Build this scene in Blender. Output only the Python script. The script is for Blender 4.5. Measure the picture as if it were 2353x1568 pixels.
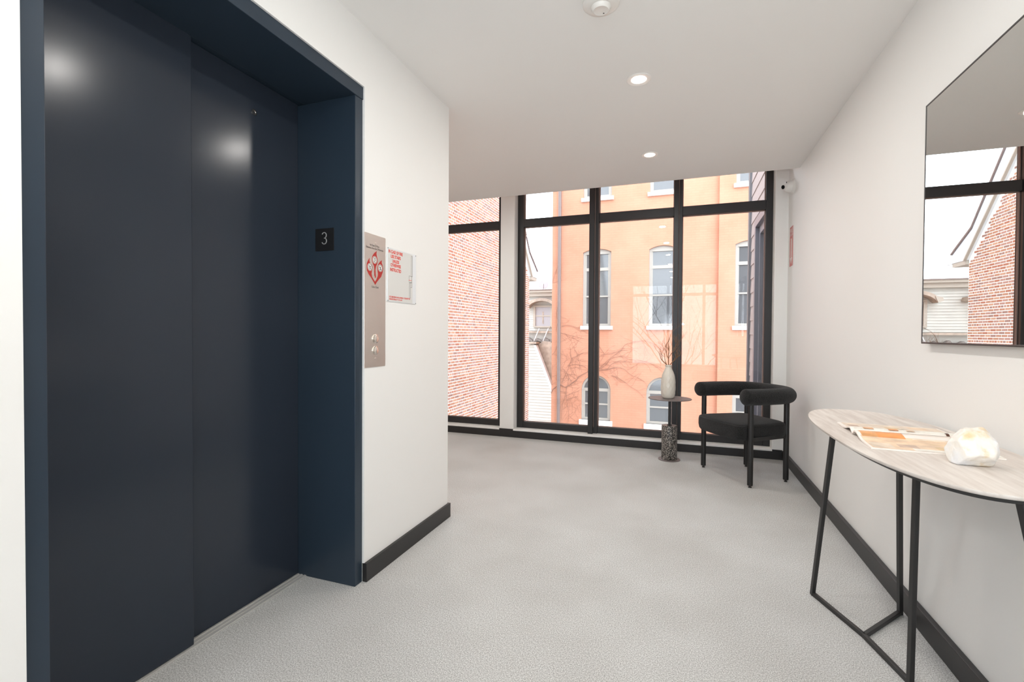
import bpy, bmesh, math, random
from mathutils import Vector, Matrix, noise

for o in list(bpy.data.objects):
    bpy.data.objects.remove(o, do_unlink=True)
scene = bpy.context.scene
COL = scene.collection
random.seed(7)

# ------------------------------------------------------------------ camera
F_PX, YAW, PITCH, ROLL, CAM_H = 1088.64, 0.3444, 0.0159, 0.0061, 1.09
fw = Vector((-math.sin(YAW) * math.cos(PITCH), math.cos(YAW) * math.cos(PITCH), -math.sin(PITCH)))
rt = Vector((math.cos(YAW), math.sin(YAW), 0))
up = rt.cross(fw)
r2 = rt * math.cos(ROLL) + up * math.sin(ROLL)
u2 = -rt * math.sin(ROLL) + up * math.cos(ROLL)
cam = bpy.data.cameras.new('camera')
cam_o = bpy.data.objects.new('camera', cam)
COL.objects.link(cam_o)
M3 = Matrix((r2, u2, -fw)).transposed()
cam_o.matrix_world = Matrix.Translation((0, 0, CAM_H)) @ M3.to_4x4()
cam.sensor_width = 36
cam.lens = F_PX * 36 / 2353
cam.clip_start = 0.02
cam.clip_end = 300
scene.camera = cam_o

# ------------------------------------------------------------------ overcast sky, exposure
SKY = 7.0
DOWNLIGHT_W = 6.6
FLASH_W = 12.0
EXPOSURE = 0.0
w = bpy.data.worlds.new('overcast_sky')
scene.world = w
w.use_nodes = True
wb = w.node_tree.nodes['Background']
wb.inputs[0].default_value = (0.84, 0.92, 1.0, 1)
wb.inputs[1].default_value = SKY
vs = scene.view_settings
vs.view_transform = 'Standard'
vs.look = 'None'
vs.exposure = EXPOSURE
vs.gamma = 1
vs.use_curve_mapping = False

# the photographer's flash sits on the camera (its star shows in the window glass) and is bounced off the ceiling
fl = bpy.data.lights.new('bounced_flash', 'AREA')
fl.shape = 'RECTANGLE'
fl.size, fl.size_y = .07, .045
fl.energy = FLASH_W
fl.color = (0.9, 0.96, 1.0)
fl_o = bpy.data.objects.new('bounced_flash', fl)
COL.objects.link(fl_o)
fl_o.location = (0, 0, 1.29)
fl_o.rotation_euler = Vector((.08, .62, .78)).to_track_quat('-Z', 'Y').to_euler()

# ------------------------------------------------------------------ helpers
def lin(c):
    return tuple((v / 12.92 if v <= 0.04045 else ((v + 0.055) / 1.055) ** 2.4) for v in c)

def rgb(r, g, b):
    return lin((r / 255, g / 255, b / 255))

def mat(name, col, rough=0.5, metal=0.0, spec=0.5, bump=None, var=None, emit=None, coat=0.0, sheen=0.0):
    """col linear rgb; bump=(scale,strength,distance); var=(scale,amount) brightness mottling"""
    m = bpy.data.materials.new(name)
    m.use_nodes = True
    nt = m.node_tree
    b = nt.nodes['Principled BSDF']
    b.inputs['Base Color'].default_value = (*col, 1)
    b.inputs['Roughness'].default_value = rough
    b.inputs['Metallic'].default_value = metal
    b.inputs['Specular IOR Level'].default_value = spec
    if coat:
        b.inputs['Coat Weight'].default_value = coat
    if sheen:
        b.inputs['Sheen Weight'].default_value = sheen
    if emit:
        b.inputs['Emission Color'].default_value = (*emit[0], 1)
        b.inputs['Emission Strength'].default_value = emit[1]
    if bump or var:
        tc = nt.nodes.new('ShaderNodeTexCoord')
    if bump:
        n = nt.nodes.new('ShaderNodeTexNoise')
        n.inputs['Scale'].default_value = bump[0]
        n.inputs['Detail'].default_value = 3
        nt.links.new(tc.outputs['Object'], n.inputs['Vector'])
        bp = nt.nodes.new('ShaderNodeBump')
        bp.inputs['Strength'].default_value = bump[1]
        bp.inputs['Distance'].default_value = bump[2]
        nt.links.new(n.outputs['Fac'], bp.inputs['Height'])
        nt.links.new(bp.outputs['Normal'], b.inputs['Normal'])
    if var:
        n = nt.nodes.new('ShaderNodeTexNoise')
        n.inputs['Scale'].default_value = var[0]
        n.inputs['Detail'].default_value = 4
        nt.links.new(tc.outputs['Object'], n.inputs['Vector'])
        cr = nt.nodes.new('ShaderNodeValToRGB')
        a = var[1]
        cr.color_ramp.elements[0].position = 0.3
        cr.color_ramp.elements[1].position = 0.7
        cr.color_ramp.elements[0].color = (*[c * (1 - a) for c in col], 1)
        cr.color_ramp.elements[1].color = (*[min(1, c * (1 + a)) for c in col], 1)
        nt.links.new(n.outputs['Fac'], cr.inputs['Fac'])
        nt.links.new(cr.outputs['Color'], b.inputs['Base Color'])
    return m

def glass_mat(name, tint=(1, 1, 1), ior=1.33):
    m = bpy.data.materials.new(name)
    m.use_nodes = True
    nt = m.node_tree
    nt.nodes.clear()
    out = nt.nodes.new('ShaderNodeOutputMaterial')
    mix = nt.nodes.new('ShaderNodeMixShader')
    tr = nt.nodes.new('ShaderNodeBsdfTransparent')
    tr.inputs[0].default_value = (*tint, 1)
    gl = nt.nodes.new('ShaderNodeBsdfGlossy')
    gl.inputs['Roughness'].default_value = 0.0
    fr = nt.nodes.new('ShaderNodeFresnel')
    fr.inputs[0].default_value = ior
    nt.links.new(fr.outputs[0], mix.inputs[0])
    nt.links.new(tr.outputs[0], mix.inputs[1])
    nt.links.new(gl.outputs[0], mix.inputs[2])
    nt.links.new(mix.outputs[0], out.inputs[0])
    return m

def carpet_mat():
    m = mat('carpet_loop', rgb(176, 171, 165), 0.95, spec=0.15)
    nt = m.node_tree
    b = nt.nodes['Principled BSDF']
    tc = nt.nodes.new('ShaderNodeTexCoord')
    mp = nt.nodes.new('ShaderNodeMapping')
    mp.inputs['Scale'].default_value = (1, 0.8, 1)
    nt.links.new(tc.outputs['Object'], mp.inputs['Vector'])
    n = nt.nodes.new('ShaderNodeTexNoise')
    n.inputs['Scale'].default_value = 270
    n.inputs['Detail'].default_value = 4
    n.inputs['Roughness'].default_value = 0.72
    nt.links.new(mp.outputs[0], n.inputs['Vector'])
    cr = nt.nodes.new('ShaderNodeValToRGB')
    e = cr.color_ramp.elements
    e[0].position = 0.33
    e[0].color = (*rgb(138, 137, 134), 1)
    e[1].position = 0.66
    e[1].color = (*rgb(240, 240, 238), 1)
    nt.links.new(n.outputs['Fac'], cr.inputs['Fac'])
    n2 = nt.nodes.new('ShaderNodeTexNoise')
    n2.inputs['Scale'].default_value = 2.2
    n2.inputs['Detail'].default_value = 5
    nt.links.new(tc.outputs['Object'], n2.inputs['Vector'])
    c2 = nt.nodes.new('ShaderNodeValToRGB')
    c2.color_ramp.elements[0].position = 0.3
    c2.color_ramp.elements[0].color = (0.88, 0.87, 0.86, 1)
    c2.color_ramp.elements[1].position = 0.65
    c2.color_ramp.elements[1].color = (1, 1, 1, 1)
    nt.links.new(n2.outputs['Fac'], c2.inputs['Fac'])
    mx = nt.nodes.new('ShaderNodeMixRGB')
    mx.blend_type = 'MULTIPLY'
    mx.inputs[0].default_value = 1
    nt.links.new(cr.outputs[0], mx.inputs[1])
    nt.links.new(c2.outputs[0], mx.inputs[2])
    nt.links.new(mx.outputs[0], b.inputs['Base Color'])
    bp = nt.nodes.new('ShaderNodeBump')
    bp.inputs['Strength'].default_value = 0.2
    bp.inputs['Distance'].default_value = 0.002
    nt.links.new(n.outputs['Fac'], bp.inputs['Height'])
    nt.links.new(bp.outputs['Normal'], b.inputs['Normal'])
    return m

def wood_mat():
    m = mat('greige_oak', rgb(196, 184, 173), 0.45, spec=0.4)
    nt = m.node_tree
    b = nt.nodes['Principled BSDF']
    tc = nt.nodes.new('ShaderNodeTexCoord')
    mp = nt.nodes.new('ShaderNodeMapping')
    mp.inputs['Scale'].default_value = (26, 2.2, 10)
    nt.links.new(tc.outputs['Object'], mp.inputs['Vector'])
    n = nt.nodes.new('ShaderNodeTexNoise')
    n.inputs['Scale'].default_value = 1.6
    n.inputs['Detail'].default_value = 7
    n.inputs['Roughness'].default_value = 0.62
    nt.links.new(mp.outputs[0], n.inputs['Vector'])
    cr = nt.nodes.new('ShaderNodeValToRGB')
    e = cr.color_ramp.elements
    e[0].position = 0.3
    e[0].color = (*rgb(198, 186, 177), 1)
    e[1].position = 0.7
    e[1].color = (*rgb(232, 225, 218), 1)
    nt.links.new(n.outputs['Fac'], cr.inputs['Fac'])
    nt.links.new(cr.outputs[0], b.inputs['Base Color'])
    return m

def terrazzo_mat():
    m = mat('black_terrazzo', (0.02, 0.02, 0.02), 0.4)
    nt = m.node_tree
    b = nt.nodes['Principled BSDF']
    tc = nt.nodes.new('ShaderNodeTexCoord')
    v = nt.nodes.new('ShaderNodeTexVoronoi')
    v.inputs['Scale'].default_value = 260
    nt.links.new(tc.outputs['Object'], v.inputs['Vector'])
    cr = nt.nodes.new('ShaderNodeValToRGB')
    cr.color_ramp.interpolation = 'CONSTANT'
    e = cr.color_ramp.elements
    e[0].position = 0
    e[0].color = (0.018, 0.017, 0.017, 1)
    e[1].position = 0.62
    e[1].color = (0.16, 0.14, 0.12, 1)
    x = e.new(0.8)
    x.color = (0.55, 0.51, 0.46, 1)
    sp = nt.nodes.new('ShaderNodeSeparateColor')
    nt.links.new(v.outputs['Color'], sp.inputs[0])
    nt.links.new(sp.outputs[0], cr.inputs['Fac'])
    nt.links.new(cr.outputs[0], b.inputs['Base Color'])
    return m

def boucle_mat():
    m = mat('black_boucle', (0.017, 0.017, 0.017), 0.95, spec=0.2, bump=(180, 0.8, 0.005), var=(165, 0.75))
    m.node_tree.nodes['Principled BSDF'].inputs['Sheen Weight'].default_value = 0.12
    return m

def rock_mat():
    m = mat('white_quartz', (0.9, 0.88, 0.85), 0.5)
    nt = m.node_tree
    b = nt.nodes['Principled BSDF']
    tc = nt.nodes.new('ShaderNodeTexCoord')
    n = nt.nodes.new('ShaderNodeTexNoise')
    n.inputs['Scale'].default_value = 16
    n.inputs['Detail'].default_value = 7
    nt.links.new(tc.outputs['Object'], n.inputs['Vector'])
    cr = nt.nodes.new('ShaderNodeValToRGB')
    e = cr.color_ramp.elements
    e[0].position = 0.36
    e[0].color = (*rgb(232, 232, 233), 1)
    e[1].position = 0.86
    e[1].color = (*rgb(205, 150, 78), 1)
    x = e.new(0.58)
    x.color = (*rgb(238, 231, 220), 1)
    x = e.new(0.66)
    x.color = (*rgb(230, 205, 165), 1)
    nt.links.new(n.outputs['Fac'], cr.inputs['Fac'])
    nt.links.new(cr.outputs[0], b.inputs['Base Color'])
    n2 = nt.nodes.new('ShaderNodeTexNoise')
    n2.inputs['Scale'].default_value = 60
    n2.inputs['Detail'].default_value = 6
    nt.links.new(tc.outputs['Object'], n2.inputs['Vector'])
    bp = nt.nodes.new('ShaderNodeBump')
    bp.inputs['Strength'].default_value = 0.5
    bp.inputs['Distance'].default_value = 0.006
    nt.links.new(n2.outputs['Fac'], bp.inputs['Height'])
    nt.links.new(bp.outputs['Normal'], b.inputs['Normal'])
    return m

def painted_brick_mat():
    m = mat('salmon_painted_brick', rgb(236, 168, 134), 0.8, spec=0.2)
    nt = m.node_tree
    b = nt.nodes['Principled BSDF']
    tc = nt.nodes.new('ShaderNodeTexCoord')
    mp = nt.nodes.new('ShaderNodeMapping')
    mp.inputs['Rotation'].default_value = (math.radians(90), 0, 0)
    nt.links.new(tc.outputs['Object'], mp.inputs['Vector'])
    bk = nt.nodes.new('ShaderNodeTexBrick')
    bk.inputs['Scale'].default_value = 1
    bk.inputs['Brick Width'].default_value = 0.21
    bk.inputs['Row Height'].default_value = 0.068
    bk.inputs['Mortar Size'].default_value = 0.006
    bk.inputs['Color1'].default_value = (*rgb(190, 138, 114), 1)
    bk.inputs['Color2'].default_value = (*rgb(187, 135, 111), 1)
    bk.inputs['Mortar'].default_value = (*rgb(184, 131, 108), 1)
    nt.links.new(mp.outputs[0], bk.inputs['Vector'])
    n = nt.nodes.new('ShaderNodeTexNoise')
    n.inputs['Scale'].default_value = 1.3
    n.inputs['Detail'].default_value = 8
    nt.links.new(tc.outputs['Object'], n.inputs['Vector'])
    cr = nt.nodes.new('ShaderNodeValToRGB')
    cr.color_ramp.elements[0].position = 0.3
    cr.color_ramp.elements[0].color = (0.9, 0.86, 0.84, 1)
    cr.color_ramp.elements[1].position = 0.65
    cr.color_ramp.elements[1].color = (1, 1, 1, 1)
    nt.links.new(n.outputs['Fac'], cr.inputs['Fac'])
    mx = nt.nodes.new('ShaderNodeMixRGB')
    mx.blend_type = 'MULTIPLY'
    mx.inputs[0].default_value = 1
    nt.links.new(bk.outputs['Color'], mx.inputs[1])
    nt.links.new(cr.outputs[0], mx.inputs[2])
    nt.links.new(mx.outputs[0], b.inputs['Base Color'])
    bp = nt.nodes.new('ShaderNodeBump')
    bp.invert = True
    bp.inputs['Strength'].default_value = 0.3
    bp.inputs['Distance'].default_value = 0.004
    nt.links.new(bk.outputs['Fac'], bp.inputs['Height'])
    nt.links.new(bp.outputs['Normal'], b.inputs['Normal'])
    return m

def brushed_mat():
    m = mat('brushed_steel', rgb(243, 235, 227), 0.3, metal=1.0)
    nt = m.node_tree
    b = nt.nodes['Principled BSDF']
    tc = nt.nodes.new('ShaderNodeTexCoord')
    mp = nt.nodes.new('ShaderNodeMapping')
    mp.inputs['Scale'].default_value = (1, 500, 8)
    nt.links.new(tc.outputs['Object'], mp.inputs['Vector'])
    n = nt.nodes.new('ShaderNodeTexNoise')
    n.inputs['Scale'].default_value = 2
    nt.links.new(mp.outputs[0], n.inputs['Vector'])
    bp = nt.nodes.new('ShaderNodeBump')
    bp.inputs['Strength'].default_value = 0.15
    bp.inputs['Distance'].default_value = 0.0005
    nt.links.new(n.outputs['Fac'], bp.inputs['Height'])
    nt.links.new(bp.outputs['Normal'], b.inputs['Normal'])
    return m

M = {}
M['wall'] = mat('white_wall_paint', rgb(240, 239, 236), 0.6, spec=0.3, bump=(90, 0.08, 0.003))
M['ceil'] = mat('white_ceiling_paint', rgb(240, 239, 236), 0.7, spec=0.2, bump=(70, 0.05, 0.003))
M['carpet'] = carpet_mat()
M['trim'] = mat('black_trim_paint', rgb(42, 41, 41), 0.4, spec=0.45)
M['frame'] = mat('black_window_metal', rgb(38, 37, 38), 0.42, spec=0.5)
M['lit_gasket'] = mat('skylit_gasket', rgb(150, 126, 118), 0.6)  # gasket in a pinkish tone that paints in sky light on the frame edges
M['door'] = mat('navy_door_enamel', rgb(44, 51, 61), 0.2, spec=0.34, bump=(420, 0.03, 0.0003))
M['navy'] = mat('navy_frame_enamel', rgb(44, 56, 68), 0.3, spec=0.35, bump=(300, 0.05, 0.0004))
M['alum'] = mat('sill_aluminium', rgb(200, 198, 195), 0.4, metal=0.25)
M['glass'] = glass_mat('clear_pane_glass')
M['steel'] = brushed_mat()
M['chrome'] = mat('polished_steel', rgb(215, 208, 200), 0.12, metal=1.0)
M['red'] = mat('red_print', rgb(176, 42, 36), 0.5)
M['redtext'] = mat('red_letters', rgb(232, 72, 60), 0.5)
M['dark'] = mat('dark_print', rgb(45, 42, 42), 0.5)
M['greytext'] = mat('grey_letters', rgb(150, 150, 150), 0.5)
M['plate'] = mat('black_plate', rgb(17, 17, 19), 0.5)
M['whiteprint'] = mat('white_print', rgb(235, 230, 225), 0.5)
M['signbg'] = mat('frosted_sign_acrylic', rgb(222, 221, 217), 0.25, spec=0.5)
M['acrylic'] = mat('pale_acrylic', rgb(232, 234, 236), 0.15, spec=0.5)
M['whiteplastic'] = mat('white_plastic', rgb(232, 229, 224), 0.4)
M['trimring'] = mat('downlight_trim', rgb(240, 236, 232), 0.45)
M['lens'] = mat('downlight_lens', (1, 1, 1), 0.4, emit=((1.0, 0.86, 0.72), 14.0))
M['mirror'] = mat('mirror_silver', (0.78, 0.79, 0.77), 0.0, metal=1.0)
M['bframe'] = mat('black_mirror_frame', rgb(40, 36, 35), 0.35)
M['boucle'] = boucle_mat()
M['blackwood'] = mat('black_stained_wood', rgb(24, 23, 23), 0.45, bump=(60, 0.1, 0.001))
M['blackmetal'] = mat('black_powder_steel', rgb(40, 39, 39), 0.45)
M['greymetal'] = mat('warm_grey_powder_steel', rgb(112, 102, 100), 0.5)
M['terrazzo'] = terrazzo_mat()
M['ceramic'] = mat('cream_ceramic', rgb(222, 215, 203), 0.3, spec=0.5)
M['twig'] = mat('dry_twig', rgb(138, 102, 73), 0.8)
M['wood'] = wood_mat()
M['rock'] = rock_mat()
M['page'] = mat('coated_page', rgb(246, 238, 230), 0.3, spec=0.5)
M['brick1'] = [mat('brick_' + n, rgb(*c), 0.85, spec=0.2, var=(30, 0.12)) for n, c in
               (('orange', (158, 114, 93)), ('rose', (156, 118, 106)), ('red', (152, 99, 80)),
                ('buff', (170, 130, 108)), ('brown', (138, 106, 96)))]
M['mortar'] = mat('white_mortar', rgb(244, 238, 228), 0.9, spec=0.1)
M['salmon'] = painted_brick_mat()
M['stone'] = mat('white_sill_stone', rgb(236, 232, 228), 0.7)
M['sash'] = mat('grey_white_sash', rgb(158, 153, 145), 0.6)
M['pane'] = mat('dark_reflective_pane', rgb(84, 86, 88), 0.06, spec=0.8)
M['siding'] = mat('white_clapboard', rgb(188, 186, 180), 0.7, var=(3, 0.05))
M['cornice'] = mat('cream_cornice', rgb(166, 157, 146), 0.7)
M['fascia'] = mat('white_fascia', rgb(206, 208, 212), 0.6)
M['shingle'] = mat('grey_shingle', rgb(120, 114, 110), 0.9, bump=(8, 0.6, 0.05))
M['weathered'] = mat('weathered_wood', rgb(160, 146, 134), 0.9, var=(6, 0.25))
M['curtain'] = mat('lace_curtain', rgb(158, 155, 159), 0.9)
M['vine'] = mat('bare_vine', rgb(146, 108, 92), 0.9)
M['spout'] = mat('downspout_metal', rgb(116, 101, 97), 0.5)
M['wing'] = mat('mauve_grey_siding', rgb(152, 141, 139), 0.7)
M['wingtrim'] = mat('grey_wing_trim', rgb(98, 96, 99), 0.6)
M['wingframe'] = mat('slate_window_frame', rgb(108, 108, 116), 0.4)
M['ground'] = mat('asphalt', rgb(150, 148, 146), 0.9)
M['bark'] = mat('grey_bark', rgb(96, 86, 78), 0.9)
M['lensdark'] = mat('camera_lens', rgb(24, 24, 26), 0.1)


def link(me, name, material, parent=None, smooth=False):
    if material is not None:
        for mm in (material if isinstance(material, (list, tuple)) else [material]):
            me.materials.append(mm)
    if smooth:
        for p in me.polygons:
            p.use_smooth = True
    o = bpy.data.objects.new(name, me)
    COL.objects.link(o)
    if parent is not None:
        attach(o, parent)
    return o

def world_loc(o):
    v = Vector(o.location)
    p = o.parent
    return v if p is None else (o.matrix_parent_inverse.to_translation() + v + world_loc(p))

def attach(o, parent):
    o.parent = parent
    o.matrix_parent_inverse = Matrix.Translation(-world_loc(parent))

def tag(o, label, cat=None, group=None, kind=None):
    o['label'] = label
    if cat:
        o['category'] = cat
    if group:
        o['group'] = group
    if kind:
        o['kind'] = kind
    return o

def thing(name, loc, label, cat, group=None, kind=None):
    o = bpy.data.objects.new(name, None)
    o.empty_display_size = 0.1
    COL.objects.link(o)
    o.location = loc
    return tag(o, label, cat, group, kind)

class MB:
    def __init__(self):
        self.v, self.f, self.mi = [], [], []
    def add(self, vs, fs, mi=0):
        n = len(self.v)
        self.v += [tuple(p) for p in vs]
        self.f += [tuple(i + n for i in f) for f in fs]
        self.mi += [mi] * len(fs)
        return self
    def box(self, x0, x1, y0, y1, z0, z1, mi=0):
        vs = [(x, y, z) for x in (x0, x1) for y in (y0, y1) for z in (z0, z1)]
        return self.add(vs, [(0, 1, 3, 2), (4, 6, 7, 5), (0, 4, 5, 1), (2, 3, 7, 6), (0, 2, 6, 4), (1, 5, 7, 3)], mi)
    def prism(self, poly, fn, a, b, mi=0):
        """poly list of 2d points; fn(p,q,t)->3d ; extruded t=a..b"""
        n = len(poly)
        vs = [fn(p, q, a) for p, q in poly] + [fn(p, q, b) for p, q in poly]
        fs = [tuple(range(n)), tuple(range(2 * n - 1, n - 1, -1))]
        fs += [(i, i + n, (i + 1) % n + n, (i + 1) % n) for i in range(n)]
        return self.add(vs, fs, mi)
    def lathe(self, prof, c=(0, 0, 0), seg=32, axis='z', mi=0):
        """prof list of (r,h)"""
        vs, fs = [], []
        for r, h in prof:
            for k in range(seg):
                a = 2 * math.pi * k / seg
                x, y = r * math.cos(a), r * math.sin(a)
                p = {'z': (x, y, h), 'x': (h, x, y), '-x': (-h, x, y), 'y': (x, h, y), '-y': (x, -h, y), '-z': (x, y, -h)}[axis]
                vs.append((c[0] + p[0], c[1] + p[1], c[2] + p[2]))
        for i in range(len(prof) - 1):
            for k in range(seg):
                k2 = (k + 1) % seg
                fs.append((i * seg + k, i * seg + k2, (i + 1) * seg + k2, (i + 1) * seg + k))
        fs.append(tuple(range(seg)))
        fs.append(tuple(range(len(prof) * seg - 1, (len(prof) - 1) * seg - 1, -1)))
        return self.add(vs, fs, mi)
    def tube(self, pts, rad, seg=10, mi=0):
        pts = [Vector(p) for p in pts]
        n = len(pts)
        rad = rad if isinstance(rad, (list, tuple)) else [rad] * n
        t0 = (pts[1] - pts[0]).normalized()
        ref = Vector((0, 0, 1)) if abs(t0.z) < 0.9 else Vector((1, 0, 0))
        nrm = (ref - t0 * ref.dot(t0)).normalized()
        vs, fs = [], []
        for i in range(n):
            t = (pts[min(i + 1, n - 1)] - pts[max(i - 1, 0)]).normalized()
            nrm = (nrm - t * nrm.dot(t)).normalized()
            bn = t.cross(nrm)
            for k in range(seg):
                a = 2 * math.pi * k / seg
                vs.append(pts[i] + (nrm * math.cos(a) + bn * math.sin(a)) * rad[i])
        for i in range(n - 1):
            for k in range(seg):
                k2 = (k + 1) % seg
                fs.append((i * seg + k, i * seg + k2, (i + 1) * seg + k2, (i + 1) * seg + k))
        fs.append(tuple(range(seg - 1, -1, -1)))
        fs.append(tuple(range((n - 1) * seg, n * seg)))
        return self.add(vs, fs, mi)
    def bar(self, a, b, wdt, dpt, upv=(0, 0, 1)):
        a, b = Vector(a), Vector(b)
        t = (b - a).normalized()
        u = Vector(upv)
        s = t.cross(u).normalized()
        u = s.cross(t).normalized()
        vs = []
        for p in (a, b):
            for i, j in ((-1, -1), (1, -1), (1, 1), (-1, 1)):
                vs.append(p + s * i * wdt / 2 + u * j * dpt / 2)
        return self.add(vs, [(3, 2, 1, 0), (4, 5, 6, 7), (0, 1, 5, 4), (1, 2, 6, 5), (2, 3, 7, 6), (3, 0, 4, 7)])
    def mesh(self, name, bevel=0.0, bseg=2, fix=True):
        me = bpy.data.meshes.new(name)
        me.from_pydata(self.v, [], self.f)
        for p, i in zip(me.polygons, self.mi):
            p.material_index = i
        if bevel or fix:
            bm = bmesh.new()
            bm.from_mesh(me)
            if fix:
                bmesh.ops.recalc_face_normals(bm, faces=bm.faces)
            if bevel:
                es = [e for e in bm.edges if len(e.link_faces) == 2 and e.calc_face_angle(0) > 0.6]
                bmesh.ops.bevel(bm, geom=es, offset=bevel, segments=bseg, affect='EDGES', profile=0.5)
            bm.to_mesh(me)
            bm.free()
        return me
    def build(self, name, material, parent=None, smooth=False, bevel=0.0, bseg=2):
        me = self.mesh(name, bevel, bseg)
        o = link(me, name, material, parent, smooth)
        if smooth:
            me.set_sharp_from_angle(angle=math.radians(40))
        return o

def box(name, material, x0, x1, y0, y1, z0, z1, parent=None, bevel=0.0):
    return MB().box(x0, x1, y0, y1, z0, z1).build(name, material, parent, bevel=bevel)

def text(name, body, size, material, fn, parent, align='CENTER', depth=0.0004, xs=1.0, lsp=1.0, cap=None, bold=0.0):
    """flat lettering; fn(x,y,d)->world. cap: desired (width) of the text, overrides xs"""
    cu = bpy.data.curves.new(name, 'FONT')
    cu.body = body
    cu.size = size
    cu.align_x = align
    cu.align_y = 'CENTER'
    cu.space_line = lsp
    cu.resolution_u = 4
    cu.offset = bold
    to = bpy.data.objects.new(name, cu)
    COL.objects.link(to)
    dg = bpy.context.evaluated_depsgraph_get()
    me0 = to.evaluated_get(dg).to_mesh()
    vs = [tuple(v.co) for v in me0.vertices]
    fs = [tuple(p.vertices) for p in me0.polygons]
    to.evaluated_get(dg).to_mesh_clear()
    bpy.data.objects.remove(to, do_unlink=True)
    if cap:
        wd = max(v[0] for v in vs) - min(v[0] for v in vs)
        xs = cap / wd
    mb = MB()
    mb.add([fn(v[0] * xs, v[1], depth) for v in vs], fs)
    me = mb.mesh(name, fix=False)
    return link(me, name, material, parent)

def round_poly(corners, r, n=6):
    out = []
    m = len(corners)
    for i in range(m):
        p, a, b = Vector(corners[i]), Vector(corners[i - 1]), Vector(corners[(i + 1) % m])
        rr = r[i] if isinstance(r, (list, tuple)) else r
        d1, d2 = (a - p).normalized(), (b - p).normalized()
        s, e = p + d1 * rr, p + d2 * rr
        for k in range(n + 1):
            t = k / n
            out.append(tuple(s * (1 - t) ** 2 + p * 2 * t * (1 - t) + e * t * t))
    return out

def spline(ctrl, n=8):
    pts = [Vector(c) for c in ctrl]
    out = []
    for i in range(len(pts) - 1):
        p0, p1, p2, p3 = pts[max(i - 1, 0)], pts[i], pts[i + 1], pts[min(i + 2, len(pts) - 1)]
        for k in range(n):
            t = k / n
            out.append(0.5 * ((2 * p1) + (-p0 + p2) * t + (2 * p0 - 5 * p1 + 4 * p2 - p3) * t * t + (-p0 + 3 * p1 - 3 * p2 + p3) * t ** 3))
    out.append(pts[-1])
    return out

def struct(o, label, cat):
    return tag(o, label, cat, kind='structure')

# ------------------------------------------------------------------ room shell
XL, XR, YW, YE, HC = -1.296, 0.856, 4.664, 4.283, 2.405
YC, YB, XA = 2.499, -2.6, -4.2
ZP = 2.86          # top of the window pocket
BB = 0.082
struct(box('floor', M['carpet'], XA, XR + .15, YB - .15, YW + .012, -0.15, 0), 'pale grey speckled loop carpet covering the hall floor', 'floor')
mb = MB()
mb.box(XA, XR + .15, YB, YE, HC, ZP + .1)
mb.box(XA, XR + .15, YE, YW + .3, ZP, ZP + .1)
struct(mb.build('ceiling', M['ceil']), 'flat white ceiling with a dropped edge before the windows', 'ceiling')
mb = MB()
mb.box(-1.66, XL, YB, .587, 0, HC)
mb.box(-1.66, XL, 1.717, YC, 0, HC)
mb.box(-1.66, XL, .587, 1.717, 2.146, HC)
mb.box(XA, -1.66, YC - .2, YC, 0, HC)
mb.box(-1.80, -1.70, YB, YC - .2, 0, HC)
struct(mb.build('wall_left', M['wall']), 'white painted wall around the elevator doorway', 'wall')
struct(box('wall_right', M['wall'], XR, XR + .15, YB - .15, YW + .3, 0, ZP), 'long white wall behind the mirror and console table', 'wall')
mb = MB()
YF = YW + .012
X1L, X1R, X2L, X2R = -3.32, -1.812, -1.656, .754
mb.box(XA, X1L, YF, YF + .26, 0, ZP)
mb.box(X1R, X2L, YF, YF + .26, 0, ZP)
mb.box(X2R, XR + .06, YF, YF + .26, 0, ZP)
mb.box(XA, XR, YF, YF + .26, -.5, .07)
struct(mb.build('wall_front', M['wall'], bevel=.004), 'white window wall with narrow pier between the two windows', 'wall')
struct(box('wall_alcove', M['wall'], XA - .15, XA, YC - .2, YW + .3, 0, ZP), 'white end wall of the alcove beyond the elevator shaft', 'wall')
mb = MB()
mb.box(-1.80, -1.24, YB - .15, YB, 0, HC)
mb.box(.82, XR, YB - .15, YB, 0, HC)
mb.box(-1.24, .82, YB - .15, YB, 0, .3)
mb.box(-1.24, .82, YB - .15, YB, 2.36, HC)
struct(mb.build('wall_back', M['wall']), 'white wall at the rear end of the hall holding a window', 'wall')
# baseboards
box_b = box('baseboard_left', M['trim'], XL - .0095, XL + .014, 1.7162, YC + .014, 0, BB, bevel=.002)
struct(box_b, 'black baseboard under the elevator call plate', 'baseboard')
struct(box('baseboard_left_rear', M['trim'], XL, XL + .014, YB, .582, 0, BB, bevel=.002), 'black baseboard on the left wall nearer than the elevator', 'baseboard')
struct(box('baseboard_shaft', M['trim'], XA, XL + .0, YC, YC + .014, 0, BB, bevel=.002), 'black baseboard on the far side of the elevator shaft', 'baseboard')
struct(box('baseboard_right', M['trim'], XR - .022, XR, YB, YW, 0, BB, bevel=.003), 'black baseboard running along the right wall', 'baseboard')
mb = MB()
mb.box(XA, XR - .022, YW, YF, 0, .072)
mb.box(X1R, X2L, YW, YF, .072, .086)
mb.box(X2R, XR - .022, YW, YF, .072, .086)
struct(mb.build('baseboard_front', M['trim'], bevel=.002), 'black baseboard along the foot of the window wall', 'baseboard')
# window stools (sills)
for n, (a, b) in enumerate(((X1L, X1R), (X2L, X2R))):
    struct(box('trim_%d' % (n + 1), M['wall'], a, b, YW - .002, YF + .2, .072, .086, bevel=.002),
           ('white sill ledge under the narrow left window', 'white sill ledge under the wide window')[n], 'sill')

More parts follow.
